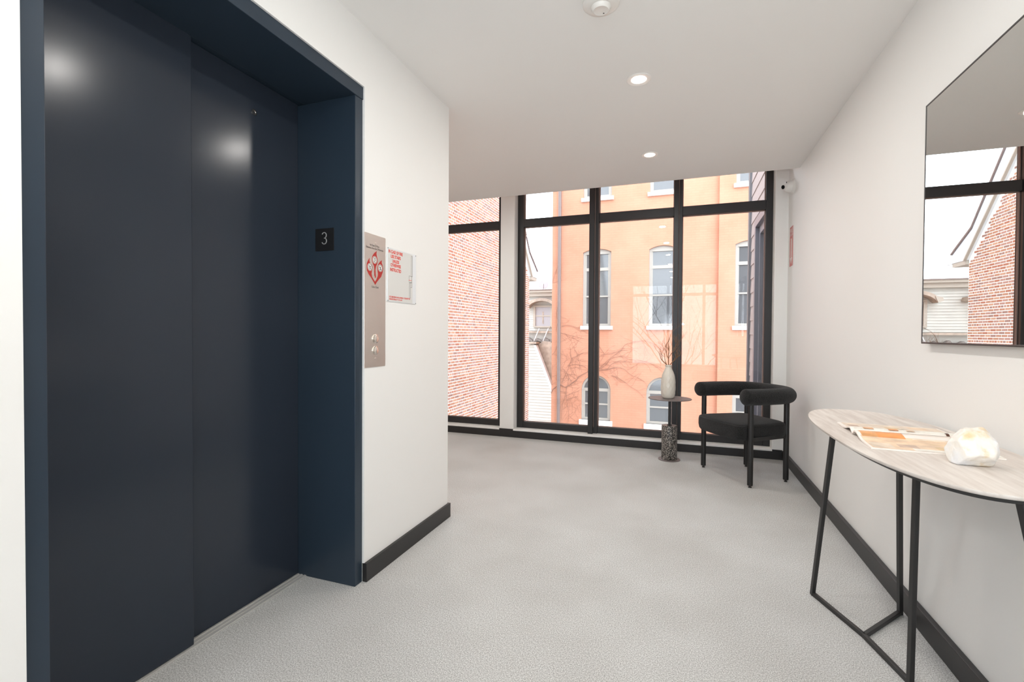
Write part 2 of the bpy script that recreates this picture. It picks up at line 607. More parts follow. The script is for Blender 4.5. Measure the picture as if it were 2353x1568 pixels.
# ------------------------------------------------------------------ windows
FY0, FY1 = 4.78, 4.86
ZS, ZR, T0, T1 = .086, .151, 2.218, 2.303
def window(name, label, xl, xr, jl, jr, mulls):
    e = thing(name, ((xl + xr) / 2, FY0, ZS), label, 'window', kind='structure')
    edges = [xl + jl] + [v for m in mulls for v in m] + [xr - jr]
    box('frame_stile', M['frame'], xl, xl + jl, FY0, FY1, ZS, ZP, e, bevel=.003)
    box('frame_stile', M['frame'], xr - jr, xr, FY0, FY1, ZS, ZP, e, bevel=.003)
    box('bottom_rail', M['frame'], xl + jl, xr - jr, FY0 + .004, FY1, ZS, ZR, e, bevel=.003)
    for a, b in mulls:
        mu = MB()
        c = a + (b - a) * .56
        mu.box(a, c, FY0 - .05, FY1, ZS - .001, ZP)
        mu.box(c, b, FY0 - .012, FY1, ZS, ZP)
        mo = mu.build('mullion', M['frame'], e, bevel=.002)
        box('groove_glint', M['lit_gasket'], c + .001, c + .005, FY0 - .016, FY0, ZR, ZP, mo)  # pale strip painting in the reflection along the mullion groove
    for i in range(0, len(edges), 2):
        a, b = edges[i], edges[i + 1]
        tr = box('transom', M['frame'], a, b, FY0 + .002, FY1, T0, T1, e, bevel=.003)
        for z0, z1 in ((ZR, T0), (T1, ZP)):
            g = MB()
            g.box(a, a + .008, FY0 + .03, FY0 + .045, z0, z1)
            g.box(b - .008, b, FY0 + .03, FY0 + .045, z0, z1)
            g.box(a, b, FY0 + .03, FY0 + .045, z1 - .008, z1)
            g.box(a, b, FY0 + .03, FY0 + .045, z0, z0 + .006)
            p = box('pane', M['glass'], a, b, FY0 + .046, FY0 + .052, z0, z1, e)
            g.build('lit_gasket', M['lit_gasket'], p)
    return e
window('window_1', 'narrow black framed window left of the pier, facing a brick gable', X1L, X1R, .06, .06, [(-2.6, -2.52)])
window('window_2', 'wide black framed three bay window facing the salmon building', X2L, X2R, .066, .057, [(-.884, -.796), (-.082, -.008)])
# rear window, behind the viewer, seen as a reflection
e = thing('window_3', (-.22, YB - .08, .35), 'black framed window in the rear wall, reflected in the glass', 'window', kind='structure')
for a, b in ((-1.24, -1.18), (.76, .82)):
    box('frame_stile', M['frame'], a, b, YB - .12, YB - .04, .3, 2.36, e)
for a, b in ((-.36, -.30), (.46, .52)):
    box('mullion', M['frame'], a, b, YB - .12, YB - .04, .36, 2.30, e)
for a, b in ((.3, .36), (2.30, 2.36)):
    box('rail', M['frame'], -1.18, .76, YB - .12, YB - .04, a, b, e)
for a, b in ((-1.18, -.36), (-.30, .46), (.52, .76)):
    box('rail', M['frame'], a, b, YB - .12, YB - .04, 2.04, 2.10, e)
    box('pane', M['glass'], a, b, YB - .085, YB - .079, .36, 2.04, e)
    box('pane', M['glass'], a, b, YB - .085, YB - .079, 2.10, 2.30, e)

# ------------------------------------------------------------------ elevator doorway
XF, ZH = -1.306, 2.092
OY0, OY1 = .632, 1.668
dr = thing('door_1', (-1.45, 1.15, 0), 'dark navy two panel elevator door in a deep navy steel frame', 'elevator door', kind='structure')
for a, b, c in ((.587, OY0, 0), (OY1, 1.717, 1)):
    j = MB()
    j.box(-1.66, XF, a, b, 0, ZH)
    j.build('jamb', M['navy'], dr, bevel=.002)
hd = MB()
hd.box(-1.58, XF + .003, .587, 1.722, ZH, 2.146)
hd.box(-1.66, -1.58, .587, 1.717, ZH + .006, 2.146)
hd.build('header', M['navy'], dr, bevel=.002)
p1 = box('door_panel', M['door'], -1.607, -1.577, OY0, 1.158, .007, ZH + .004, dr, bevel=.002)
p2 = box('door_panel', M['door'], -1.642, -1.612, 1.12, OY1, .007, ZH + .004, dr, bevel=.002)
mb = MB()
mb.lathe([(.012, 0), (.012, .003), (.007, .003), (.006, .0015)], (-1.612, 1.438, 1.963), 20, 'x')
mb.build('release_keyhole', M['chrome'], p2, smooth=True)
sl = MB()
sl.box(-1.66, -1.566, OY0, OY1, -.02, .002)
for k in range(5):
    x = -1.655 + k * .019
    sl.box(x, x + .010, OY0, OY1, .002, .005)
sl.build('sill', M['alum'], dr)
box('shaft_liner', M['plate'], -1.70, -1.66, .5, 1.8, 0, 2.2, dr)

# number plate on the right jamb (faces the viewer)
JY = OY1
fp = thing('floor_number_plate', (-1.464, JY, 1.493), 'small black square plate reading 3 on the elevator jamb', 'sign')
box('plate', M['plate'], -1.514, -1.415, JY - .003, JY, 1.444, 1.541, fp, bevel=.0008)
def arc_pts(cx, cz, rx, rz, a0, a1, n=14):
    return [(cx + rx * math.cos(math.radians(a0 + (a1 - a0) * i / n)), JY - .0034, cz + rz * math.sin(math.radians(a0 + (a1 - a0) * i / n))) for i in range(n + 1)]
d3 = MB()
d3.tube(arc_pts(-1.4655, 1.5105, .0115, .0122, 155, -90), .0021, 8)
d3.tube(arc_pts(-1.4655, 1.486, .0125, .0128, 90, -155), .0021, 8)
d3.build('numeral_three', M['greytext'], fp, smooth=True)

# ------------------------------------------------------------------ elevator call plate
def LW(d0):
    return lambda cy, cz: (lambda x, y, d: (XL + d0 + d, cy + x, cz + y))
hs = thing('call_station', (XL, 1.79, .937), 'tall brushed steel elevator call plate with red flame emblem and two buttons', 'call panel')
pl = box('plate', M['steel'], XL, XL + .003, 1.712, 1.868, .936, 1.526, hs, bevel=.001)
fl_c = [(1.8, 1.456), (1.783, 1.445), (1.77, 1.432), (1.765, 1.418), (1.766, 1.406), (1.772, 1.396), (1.78, 1.387), (1.783, 1.376), (1.782, 1.362), (1.783, 1.346), (1.79, 1.333), (1.794, 1.339), (1.792, 1.356), (1.791, 1.372), (1.795, 1.386), (1.803, 1.398), (1.807, 1.412), (1.805, 1.424), (1.8, 1.435), (1.798, 1.444)]
fl_v = [(1.748, 1.418), (1.738, 1.406), (1.73, 1.393), (1.728, 1.378), (1.73, 1.361), (1.742, 1.346), (1.76, 1.332), (1.775, 1.318), (1.79, 1.303), (1.799, 1.315), (1.818, 1.332), (1.834, 1.345), (1.845, 1.366), (1.848, 1.383), (1.844, 1.399), (1.838, 1.408), (1.838, 1.421), (1.823, 1.411), (1.811, 1.398), (1.805, 1.384), (1.807, 1.368), (1.81, 1.355), (1.808, 1.344), (1.799, 1.33), (1.788, 1.317), (1.778, 1.326), (1.767, 1.337), (1.763, 1.35), (1.766, 1.366), (1.77, 1.381), (1.765, 1.39), (1.753, 1.396), (1.748, 1.405)]
for poly in (fl_c, fl_v):
    MB().prism(poly, lambda p, q, t: (XL + t, p, q), .0028, .0034).build('flame_emblem', M['red'], pl)
for k, (cy, cz) in enumerate(((1.785, 1.414), (1.75, 1.378), (1.826, 1.383))):
    c = MB()
    c.lathe([(.0165, 0), (.0165, .0006)], (XL + .0033, cy, cz), 24, 'x')
    o = c.build('emblem_disc', M['whiteprint'], pl)
    g = MB()
    ring = [(XL + .004, cy + .0135 * math.cos(t * math.pi / 12), cz + .0135 * math.sin(t * math.pi / 12)) for t in range(25)]
    g.tube(ring, .0009, 6)
    if k == 0:      # climbing figure
        g.tube([(XL + .004, cy - .004, cz - .008), (XL + .004, cy + .002, cz - .004), (XL + .004, cy, cz + .003), (XL + .004, cy, cz + .008)], .0014, 6)
        g.tube([(XL + .004, cy - .003, cz + .005), (XL + .004, cy, cz + .009), (XL + .004, cy + .003, cz + .005)], .0008, 6)
    elif k == 1:
        g.tube([(XL + .004, cy - .006, cz + .006), (XL + .004, cy + .001, cz), (XL + .004, cy - .001, cz - .008)], .0014, 6)
        g.tube([(XL + .004, cy, cz - .001), (XL + .004, cy + .006, cz + .005)], .0012, 6)
        g.tube([(XL + .004, cy, cz - .002), (XL + .004, cy + .006, cz - .007)], .001, 6)
    else:
        g.tube([(XL + .004, cy - .007, cz + .006), (XL + .004, cy + .006, cz - .008)], .001, 6)
        g.tube([(XL + .004, cy, cz + .006), (XL + .004, cy, cz - .007)], .0016, 6)
        g.tube([(XL + .004, cy - .006, cz - .007), (XL + .004, cy + .007, cz - .007)], .0009, 6)
    g.build('pictogram', M['dark'], pl)
L3 = LW(.003)
text('lettering', 'In Case Of Fire', .0125, M['dark'], L3(1.785, 1.4765), pl, cap=.066)
text('lettering', 'Elevators Are Out Of Service', .0125, M['dark'], L3(1.786, 1.464), pl, cap=.124)
text('lettering', 'Use Exit', .0135, M['dark'], L3(1.789, 1.2935), pl, cap=.05)
for cz in (1.062, 1.010):
    c = MB()
    c.lathe([(.0205, 0), (.0205, .004), (.0165, .006), (.016, .003)], (XL + .003, 1.79, cz), 32, 'x')
    ring = c.build('call_button', M['chrome'], hs, smooth=True)
    c = MB()
    c.lathe([(.0158, 0), (.0158, .006), (.0135, .0075), (.001, .008)], (XL + .003, 1.79, cz), 32, 'x')
    c.build('button_cap', M['steel'], ring, smooth=True)
for cz in (1.488, .975):
    c = MB()
    c.lathe([(.0032, 0), (.003, .0012), (.0005, .0018)], (XL + .003, 1.79, cz), 12, 'x')
    c.build('screw', M['chrome'], hs, smooth=True)

# fire notice
sg = thing('fire_notice', (XL, 2.007, 1.237), 'clear acrylic fire notice with red capitals and floor plan on white wall', 'sign')
ap = box('acrylic_panel', M['acrylic'], XL, XL + .004, 1.881, 2.133, 1.237, 1.489, sg, bevel=.001)
bp_ = box('printed_sheet', M['signbg'], XL + .0041, XL + .0046, 1.885, 2.098, 1.240, 1.485, sg)
L5 = LW(.0047)
for body, cz, wd in (('IN CASE OF FIRE', 1.471, .118), ('USE STAIRS', 1.4495, .084), ('UNLESS', 1.4285, .057), ('OTHERWISE', 1.409, .086), ('INSTRUCTED', 1.387, .092)):
    text('lettering', body, .0205, M['redtext'], L5(1.9475, cz), bp_, cap=wd, bold=.0007)
text('lettering', 'NO SMOKING INCLUDING E CIGARETTES', .0105, M['redtext'], L5(1.985, 1.2595), bp_, cap=.18, bold=.0003)
text('lettering', 'UNDER PENALTY OF LAW', .0105, M['redtext'], L5(1.949, 1.2485), bp_, cap=.11, bold=.0003)
pm = MB()
def rect_outline(y0, y1, z0, z1, t=.0011):
    X0, X1_ = XL + .0046, XL + .0050
    pm.box(X0, X1_, y0, y1, z0, z0 + t).box(X0, X1_, y0, y1, z1 - t, z1).box(X0, X1_, y0, y0 + t, z0, z1).box(X0, X1_, y1 - t, y1, z0, z1)
rect_outline(2.086, 2.0965, 1.374, 1.478)
rect_outline(2.066, 2.091, 1.342, 1.376)
rect_outline(2.078, 2.092, 1.318, 1.345)
rect_outline(2.069, 2.079, 1.265, 1.342)
pm.build('floor_plan', M['dark'], bp_)
box('plan_mark', M['redtext'], XL + .0046, XL + .0051, 2.062, 2.09, 1.353, 1.355, bp_)
for y, z in ((1.885, 1.485), (2.129, 1.485), (1.885, 1.241), (2.129, 1.241)):
    MB().lathe([(.0022, 0), (.002, .001), (.0004, .0014)], (XL + .0042, y, z), 10, 'x').build('screw', M['dark'], sg)

# red extinguisher sign on right wall
ex = thing('extinguisher_sign', (XR, 4.535, 1.67), 'narrow red sign with white down arrow on right wall beside the corner', 'sign')
R0 = lambda cy, cz: (lambda x, y, d: (XR - .0022 - d, cy - x, cz + y))
M['glarered'] = mat('glare_red', rgb(196, 92, 84), .4)  # red lightened to put the glare on this sign into its colour
ep = box('panel', M['glarered'], XR - .002, XR, 4.477, 4.603, 1.67, 2.0, ex)
box('border', M['whiteprint'], XR - .0024, XR - .0018, 4.477, 4.482, 1.67, 2.0, ep)
box('border', M['whiteprint'], XR - .0024, XR - .0018, 4.598, 4.603, 1.67, 2.0, ep)
text('lettering', 'FIRE', .052, M['whiteprint'], R0(4.54, 1.962), ep, cap=.095)
text('lettering', 'EXTINGUISHER', .026, M['whiteprint'], R0(4.54, 1.93), ep, cap=.108)
MB().prism([(-.014, .10), (.014, .10), (.014, -.06), (.034, -.06), (0, -.115), (-.034, -.06), (-.014, -.06)],
           lambda p, q, t: (XR - t, 4.54 - p, 1.80 + q), .002, .0026).build('down_arrow', M['whiteprint'], ep)

# security camera at the top of right wall
sc = thing('security_camera', (XR, 4.47, 2.318), 'white dome security camera high on the right wall by the corner', 'camera')
c = MB()
c.lathe([(.058, 0), (.058, .012), (.052, .02)], (XR, 4.47, 2.318), 32, '-x')
c.build('base', M['whiteplastic'], sc, smooth=True)
c = MB()
c.lathe([(.05, 0), (.05, .02), (.046, .036), (.036, .052), (.02, .062), (.004, .065)], (XR - .014, 4.47, 2.318), 32, '-x')
dm = c.build('dome', M['whiteplastic'], sc, smooth=True)
nose = MB()
nose.tube([(XR - .05, 4.46, 2.318), (XR - .075, 4.445, 2.311), (XR - .086, 4.438, 2.308)], [.026, .024, .020], 20)
nose.build('lens_hood', M['whiteplastic'], sc, smooth=True)
nose = MB()
nose.tube([(XR - .08, 4.4415, 2.3095), (XR - .089, 4.436, 2.307)], [.017, .016], 20)
nose.build('lens', M['lensdark'], sc, smooth=True)
MB().lathe([(.006, 0), (.006, .004)], (XR - .062, 4.43, 2.342), 12, '-x').build('sensor', M['lensdark'], dm)

# ------------------------------------------------------------------ mirror
mi = thing('wall_mirror', (XR, 1.735, 1.062), 'large square wall mirror with thin black metal frame above the console', 'mirror')
MY0, MY1, MZ0, MZ1 = 1.31, 2.156, 1.062, 1.932
box('mirror_glass', M['mirror'], XR - .024, XR - .004, MY0 + .004, MY1 - .004, MZ0 + .004, MZ1 - .004, mi)
box('backing', M['bframe'], XR - .004, XR, MY0 + .02, MY1 - .02, MZ0 + .02, MZ1 - .02, mi)
t = .006
for a, b, c, d in ((MY0, MY0 + t, MZ0, MZ1), (MY1 - t, MY1, MZ0, MZ1), (MY0 + t, MY1 - t, MZ0, MZ0 + t), (MY0 + t, MY1 - t, MZ1 - t, MZ1)):
    box('frame_bar', M['bframe'], XR - .0252, XR, a, b, c, d, mi, bevel=.001)

# ------------------------------------------------------------------ ceiling fixtures
def downlight(x, y, label, r=.062):
    e = thing('recessed_downlight', (x, y, HC), label, 'light', 'recessed ceiling downlights')
    c = MB()
    c.lathe([(r, 0), (r, .003), (r * .92, .006), (r * .62, .003), (r * .60, 0)], (x, y, HC), 40, '-z')
    c.build('trim_ring', M['trimring'], e, smooth=True)
    c = MB()
    c.lathe([(r * .61, .001), (r * .55, .0045), (.002, .005)], (x, y, HC), 32, '-z')
    c.build('lens', M['lens'], e, smooth=True)
    li = bpy.data.lights.new('lamp', 'AREA')
    li.shape = 'DISK'
    li.size = .075
    li.energy = DOWNLIGHT_W
    li.color = (1.0, 0.96, 0.915)
    lo = bpy.data.objects.new('lamp', li)
    COL.objects.link(lo)
    lo.location = (x, y, HC - .012)
    attach(lo, e)
downlight(-.237, 3.62, 'lit recessed downlight nearest the window wall')
downlight(-.224, 2.536, 'lit recessed downlight in mid ceiling between smoke detector and window downlight')
downlight(-.224, 1.455, 'lit recessed downlight just above the top of view, reflected in the door')
downlight(-.224, .37, 'lit recessed downlight straight over the viewer')
downlight(-.224, -.71, 'lit recessed downlight behind the viewer near mid hall')
downlight(-.224, -1.8, 'lit recessed downlight at the rear window end')
downlight(-1.945, 3.62, 'recessed downlight in alcove ceiling hidden by the left wall corner')
downlight(-3.2, 3.62, 'unseen recessed downlight added deep in the alcove for fill')  # unseen lamp, added as fill for the alcove
sd = thing('smoke_detector', (-.316, 1.90, HC), 'round white smoke detector on the ceiling at top edge', 'smoke detector')
c = MB()
c.lathe([(.072, 0), (.072, .010), (.066, .016), (.046, .022), (.044, .022)], (-.316, 1.90, HC), 40, '-z')
c.build('base', M['whiteplastic'], sd, smooth=True)
c = MB()
c.lathe([(.038, .014), (.039, .024), (.034, .032), (.029, .036), (.027, .035), (.003, .036)], (-.316, 1.90, HC), 40, '-z')
c.build('sensor_head', M['whiteplastic'], sd, smooth=True)
MB().lathe([(.003, 0), (.003, .002)], (-.308, 1.918, HC - .034), 10, '-z').build('indicator', M['dark'], sd)

# ------------------------------------------------------------------ armchair
CO = Vector((.3225, 3.964, 0))
CW = Vector((.55, -.836, 0)).normalized()
CB = Vector((.836, .55, 0)).normalized()
def cw(a, b, z):
    return CO + CW * a + CB * b + Vector((0, 0, z))
ch = thing('armchair', (.47, 4.06, 0), 'black boucle armchair with padded horseshoe armrest standing before the window', 'chair')
path = spline([cw(*p, .646) for p in ((-.262, -.04), (-.270, .05), (-.270, .15), (-.258, .27), (-.212, .362), (-.11, .412), (0, .424),
                                      (.11, .412), (.212, .362), (.258, .27), (.270, .15), (.270, .05), (.262, -.04))], 6)
R_ = .0585
# rounded ends
d0 = (path[0] - path[1]).normalized()
d1 = (path[-1] - path[-2]).normalized()
caps0 = [(path[0] + d0 * R_ * .55 * math.sin(a), R_ * math.cos(a)) for a in (1.45, 1.2, .9, .6, .3)]
caps1 = [(path[-1] + d1 * R_ * .55 * math.sin(a), R_ * math.cos(a)) for a in (.3, .6, .9, 1.2, 1.45)]
pp = [c[0] for c in caps0] + path + [c[0] for c in caps1]
rr = [c[1] for c in caps0] + [R_] * len(path) + [c[1] for c in caps1]
MB().tube(pp, rr, 28).build('armrest', M['boucle'], ch, smooth=True)
out = round_poly([(-.252, -.078), (0, -.112), (.252, -.078), (.236, .37), (-.236, .37)], [.05, .16, .05, .09, .09], 10)
n = len(out)
cen = Vector((0, .12))
prof = [(.86, .326), (.94, .330), (.98, .344), (1.0, .375), (.998, .415), (.985, .432), (.978, .434), (.965, .440), (.90, .447), (.75, .455), (.5, .459), (.2, .460)]
mb = MB()
vs, fs = [], []
for s, z in prof:
    for q in out:
        v = cen + (Vector(q) - cen) * s
        vs.append(cw(v.x, v.y, z))
for i in range(len(prof) - 1):
    for k in range(n):
        k2 = (k + 1) % n
        fs.append((i * n + k, i * n + k2, (i + 1) * n + k2, (i + 1) * n + k))
fs.append(tuple(range(n - 1, -1, -1)))
fs.append(tuple(range((len(prof) - 1) * n, len(prof) * n)))
mb.add(vs, fs)
seat = mb.build('seat_cushion', M['boucle'], ch, smooth=True)
seam = [cw((cen + (Vector(q) - cen) * .979).x, (cen + (Vector(q) - cen) * .979).y, .4335) for q in out]
MB().tube(seam + [seam[0]], .0022, 6).build('seam', M['blackwood'], seat)
legs = [(-.265, 0), (.265, 0), (-.206, .361), (.206, .361)]
for a, b in legs:
    p = cw(a, b, 0)
    c = MB()
    c.lathe([(.015, .014), (.019, .018), (.019, .62), (.017, .63)], (p.x, p.y, 0), 20)
    lg = c.build('leg', M['blackwood'], ch, smooth=True)
    c = MB()
    c.lathe([(.011, 0), (.011, .006), (.005, .008), (.005, .016)], (p.x, p.y, 0), 16)
    c.build('glide', M['blackmetal'], lg, smooth=True)
for i, j in ((0, 2), (1, 3), (2, 3)):
    a, b = legs[i], legs[j]
    MB().bar(cw(*a, .342), cw(*b, .342), .02, .03).build('seat_rail', M['blackwood'], ch, bevel=.002)

# ------------------------------------------------------------------ side table, vase, branches
TX, TY = -.094, 4.335
st = thing('side_table', (TX, TY, 0), 'round grey metal side table on a speckled black stone column', 'side table')
MB().lathe([(.092, 0), (.092, .005), (.090, .006), (.001, .006)], (TX, TY, 0), 48).build('base_plate', M['greymetal'], st, smooth=True)
MB().lathe([(.064, .0061), (.0655, .008), (.0655, .297), (.064, .300), (.001, .300)], (TX, TY, 0), 48).build('stone_column', M['terrazzo'], st, smooth=True)
c = MB()
c.lathe([(.020, .3001), (.020, .306), (.0115, .307), (.0115, .530)], (TX, TY, 0), 24)
c.build('pole', M['blackmetal'], st, smooth=True)
MB().lathe([(.178, .530), (.180, .531), (.180, .535), (.179, .536), (.001, .536)], (TX, TY, 0), 64).build('table_top', M['greymetal'], st, smooth=True)
VX, VY, VZ = -.108, 4.335, .5362
va = thing('vase', (VX, VY, VZ), 'tall cream ceramic vase with embossed diamond pattern on side table', 'vase')
pr = [(.036, 0), (.046, .003), (.053, .014), (.0575, .035), (.060, .065), (.0605, .10), (.059, .14), (.056, .175), (.050, .205), (.042, .228), (.033, .247), (.0268, .262),
      (.0258, .270), (.0262, .276), (.0285, .279), (.029, .285), (.0275, .289), (.0235, .289), (.0225, .270), (.03, .235), (.02, .10), (.001, .09)]
prd = []
for (r0, h0), (r1, h1) in zip(pr, pr[1:]):
    steps = 9 if (h0 < .23 and h1 > h0 and r0 > .035) else 2
    prd += [(r0 + (r1 - r0) * k / steps, h0 + (h1 - h0) * k / steps) for k in range(steps)]
prd.append(pr[-1])
mb = MB()
seg = 144
vs, fs = [], []
outer_top = max(i for i, (r, h) in enumerate(prd) if h >= .2885)
for i, (r, h) in enumerate(prd):
    for k in range(seg):
        a = 2 * math.pi * k / seg
        rr_ = r
        if i < outer_top - 4 and .02 < h < .215:
            u1 = (a / (2 * math.pi) * 12 + h / .058) % 1
            u2_ = (a / (2 * math.pi) * 12 - h / .058) % 1
            dd = min(abs(u1 - .5), abs(u2_ - .5))
            env = min(1, (h - .02) / .02, (.215 - h) / .02)
            rr_ += .0017 * env * max(0, 1 - dd / .10)
        vs.append((VX + rr_ * math.cos(a), VY + rr_ * math.sin(a), VZ + h))
for i in range(len(prd) - 1):
    for k in range(seg):
        k2 = (k + 1) % seg
        fs.append((i * seg + k, i * seg + k2, (i + 1) * seg + k2, (i + 1) * seg + k))
fs.append(tuple(range(seg - 1, -1, -1)))
mb.add(vs, fs)
mb.build('vase_body', M['ceramic'], va, smooth=True)

def coral(mb, p, d, length, r, depth, rng):
    pts, rad = [Vector(p)], [r]
    d = Vector(d).normalized()
    nseg = 5
    for k in range(nseg):
        d = (d + Vector((rng.uniform(-.38, .38), rng.uniform(-.25, .25), rng.uniform(-.12, .3)))).normalized()
        pts.append(pts[-1] + d * length / nseg)
        rad.append(r * (1 - .5 * (k + 1) / nseg))
        if depth > 0 and k >= 1 and rng.random() < .8:
            s = rng.choice((-1, 1))
            nd = (d + Vector((s * rng.uniform(.4, .9), rng.uniform(-.5, .5), rng.uniform(.0, .4)))).normalized()
            coral(mb, pts[-1], nd, length * rng.uniform(.5, .75), rad[-1] * .8, depth - 1, rng)
    mb.tube(pts, rad, 6)
for k, (dx, dz, ln, sd_, lab) in enumerate(((-.62, .72, .125, 3, 'dried brown branch leaning left out of the cream vase'),
                                            (.02, 1.0, .19, 11, 'tallest dried brown branch standing upright in the cream vase'),
                                            (.55, .60, .10, 5, 'dried brown branch reaching right from the cream vase'))):
    rng = random.Random(sd_)
    mb = MB()
    base = Vector((VX + dx * .02, VY + .004 * (k - 1), VZ + .13))
    neck = Vector((VX + dx * .025, VY + .004 * (k - 1), VZ + .292))
    mb.tube([base, (base + neck) / 2, neck], .0034, 6)
    d = Vector((dx, .05 * (k - 1), dz))
    coral(mb, neck, d, ln, .004, 3, rng)
    if k != 1:
        coral(mb, neck, d + Vector((-.3 * dx, .1, .2)), ln * .9, .003, 2, rng)
    else:
        coral(mb, neck + Vector((0, 0, .05)), Vector((.35, 0, 1)), ln * .75, .003, 3, rng)
        coral(mb, neck + Vector((0, 0, .05)), Vector((-.35, 0, 1)), ln * .7, .003, 2, rng)
    o = mb.build('dried_branch', M['twig'], smooth=True)
    tag(o, lab, 'branch', 'dried branches in the vase')

# ------------------------------------------------------------------ console table
TC = Vector((.645, 1.78))
TA, TB, TZ = .58, .2025, .777
def ell(s, n=112, e=2.5):
    pts = []
    for k in range(n):
        a = 2 * math.pi * k / n
        c, s_ = math.cos(a), math.sin(a)
        pts.append((TC.x + TB * s * math.copysign(abs(c) ** (2 / e), c), TC.y + (TA - TB * (1 - s)) * math.copysign(abs(s_) ** (2 / e), s_)))
    return pts
ct = thing('console_table', (TC.x, TC.y, 0), 'slim oval greige wood console table on angled black steel legs', 'table')
def rings(levels, name, material, parent):
    mb = MB()
    vs, fs = [], []
    n = None
    for s, z in levels:
        q = ell(s)
        n = len(q)
        vs += [(x, y, z) for x, y in q]
    for i in range(len(levels) - 1):
        for k in range(n):
            k2 = (k + 1) % n
            fs.append((i * n + k, i * n + k2, (i + 1) * n + k2, (i + 1) * n + k))
    fs.append(tuple(range(n - 1, -1, -1)))
    fs.append(tuple(range((len(levels) - 1) * n, len(levels) * n)))
    mb.add(vs, fs)
    return mb.build(name, material, parent, smooth=True)
rings([(.965, TZ - .010), (.985, TZ - .008), (1.0, TZ - .002), (.998, TZ)], 'table_top', M['wood'], ct)
rings([(.87, TZ - .022), (.89, TZ - .0102)], 'under_plate', M['blackmetal'], ct)
fA, fB, fC, fD, J = (.527, 2.283), (.815, 2.244), (.682, 1.797), (.79, 1.23), (.63, 2.022)
tops = {'A': (.545, 2.09), 'B': (.745, 2.085), 'C': (.689, 1.798), 'D': (.722, 1.40)}
zt = TZ - .02
for nm, ft in (('A', fA), ('B', fB), ('C', fC), ('D', fD)):
    tp = tops[nm]
    MB().bar((ft[0], ft[1], 0.001), (tp[0], tp[1], zt), .0165, .0145, (1, .3, 0)).build('leg', M['blackmetal'], ct, bevel=.0015)
for a, b in ((fA, J), (J, fC), (J, fB), (fC, fD)):
    MB().bar((a[0], a[1], .0085), (b[0], b[1], .0085), .0145, .0155).build('floor_rail', M['blackmetal'], ct, bevel=.0015)

# magazine
mg = thing('magazine', (.64, 1.745, TZ), 'open glossy magazine with peach interior photographs lying on the console', 'magazine')
SPY, MX0, MX1 = 1.772, .510, .790
MR = Matrix.Rotation(math.radians(-4), 4, 'Z')
MC = Vector((.51, SPY, 0))
def mgw(x, y, z):
    v = MR @ (Vector((x, y, 0)) - MC) + MC
    return (v.x, v.y, z)
def page_h(t):   # t 0 at spine .. 1 at outer edge
    return TZ + .0010 + .0030 + .0135 * math.exp(-((t - .16) / .22) ** 2) * min(1, t / .10) + .002 * (1 - t)
def page_patch(side, t0, t1, x0, x1, off, thick=None, nt=14):
    mb = MB()
    vs, fs = [], []
    n = nt + 1
    for k in range(n):
        t = t0 + (t1 - t0) * k / nt
        y = SPY + side * t * .21
        z = page_h(t) + off
        vs += [mgw(x0, y, z), mgw(x1, y, z)]
    for k in range(nt):
        fs.append((2 * k, 2 * k + 2, 2 * k + 3, 2 * k + 1))
    if thick:
        m = len(vs)
        vs += [(v[0], v[1], max(TZ + .0003, v[2] - thick)) for v in vs]
        fs += [tuple(i + m for i in reversed(f)) for f in fs]
        for k in range(nt):
            fs.append((2 * k, 2 * k + m, 2 * k + 2 + m, 2 * k + 2))
            fs.append((2 * k + 1, 2 * k + 3, 2 * k + 3 + m, 2 * k + 1 + m))
        fs.append((0, 1, 1 + m, m))
        e_ = 2 * nt
        fs.append((e_, e_ + m, e_ + 1 + m, e_ + 1))
    mb.add(vs, fs)
    return mb
rng = random.Random(4)
pal = [mat('print_' + n, rgb(*c), .3, var=(28, .22)) for n, c in (('peach', (240, 205, 172)), ('amber', (226, 160, 96)), ('orange', (232, 148, 76)), ('sand', (232, 212, 190)),
                                                    ('taupe', (202, 172, 150)), ('brown', (92, 60, 46)), ('ivory', (250, 240, 226)), ('ochre', (222, 190, 140)))]
for side in (1, -1):
    pg = page_patch(side, 0, 1, MX0, MX1, 0, thick=.0042).build('page_block', M['page'], mg, smooth=True)
    def pic(t0, t1, a, b, c, k):
        page_patch(side, t0, t1, MX0 + a, MX0 + b, .0002 + .0001 * k, nt=6).build('printed_picture', pal[c], pg, smooth=True)
    if side == 1:     # page away from viewer
        pic(.55, .98, .01, .275, 3, 0)
        pic(.06, .5, .01, .275, 6, 0)
        pic(.10, .42, .035, .062, 1, 1)
        pic(.10, .30, .10, .125, 2, 1)
        pic(.18, .28, .132, .142, 5, 1)
        pic(.10, .28, .145, .165, 0, 1)
        pic(.04, .16, .238, .246, 5, 1)
        pic(.62, .80, .02, .05, 4, 1)
        pic(.60, .75, .12, .16, 7, 1)
        pic(.70, .9, .19, .24, 0, 1)
    else:
        pic(.05, .97, .006, .28, 0, 0)
        pic(.06, .40, .01, .07, 1, 1)
        pic(.14, .50, .05, .115, 2, 2)
        pic(.06, .14, .09, .27, 3, 2)
        pic(.55, .92, .01, .06, 3, 1)
        pic(.62, .82, .075, .12, 4, 1)
        pic(.35, .48, .13, .21, 6, 1)
        pic(.50, .80, .16, .25, 7, 1)
        pic(.84, .97, .10, .28, 6, 2)

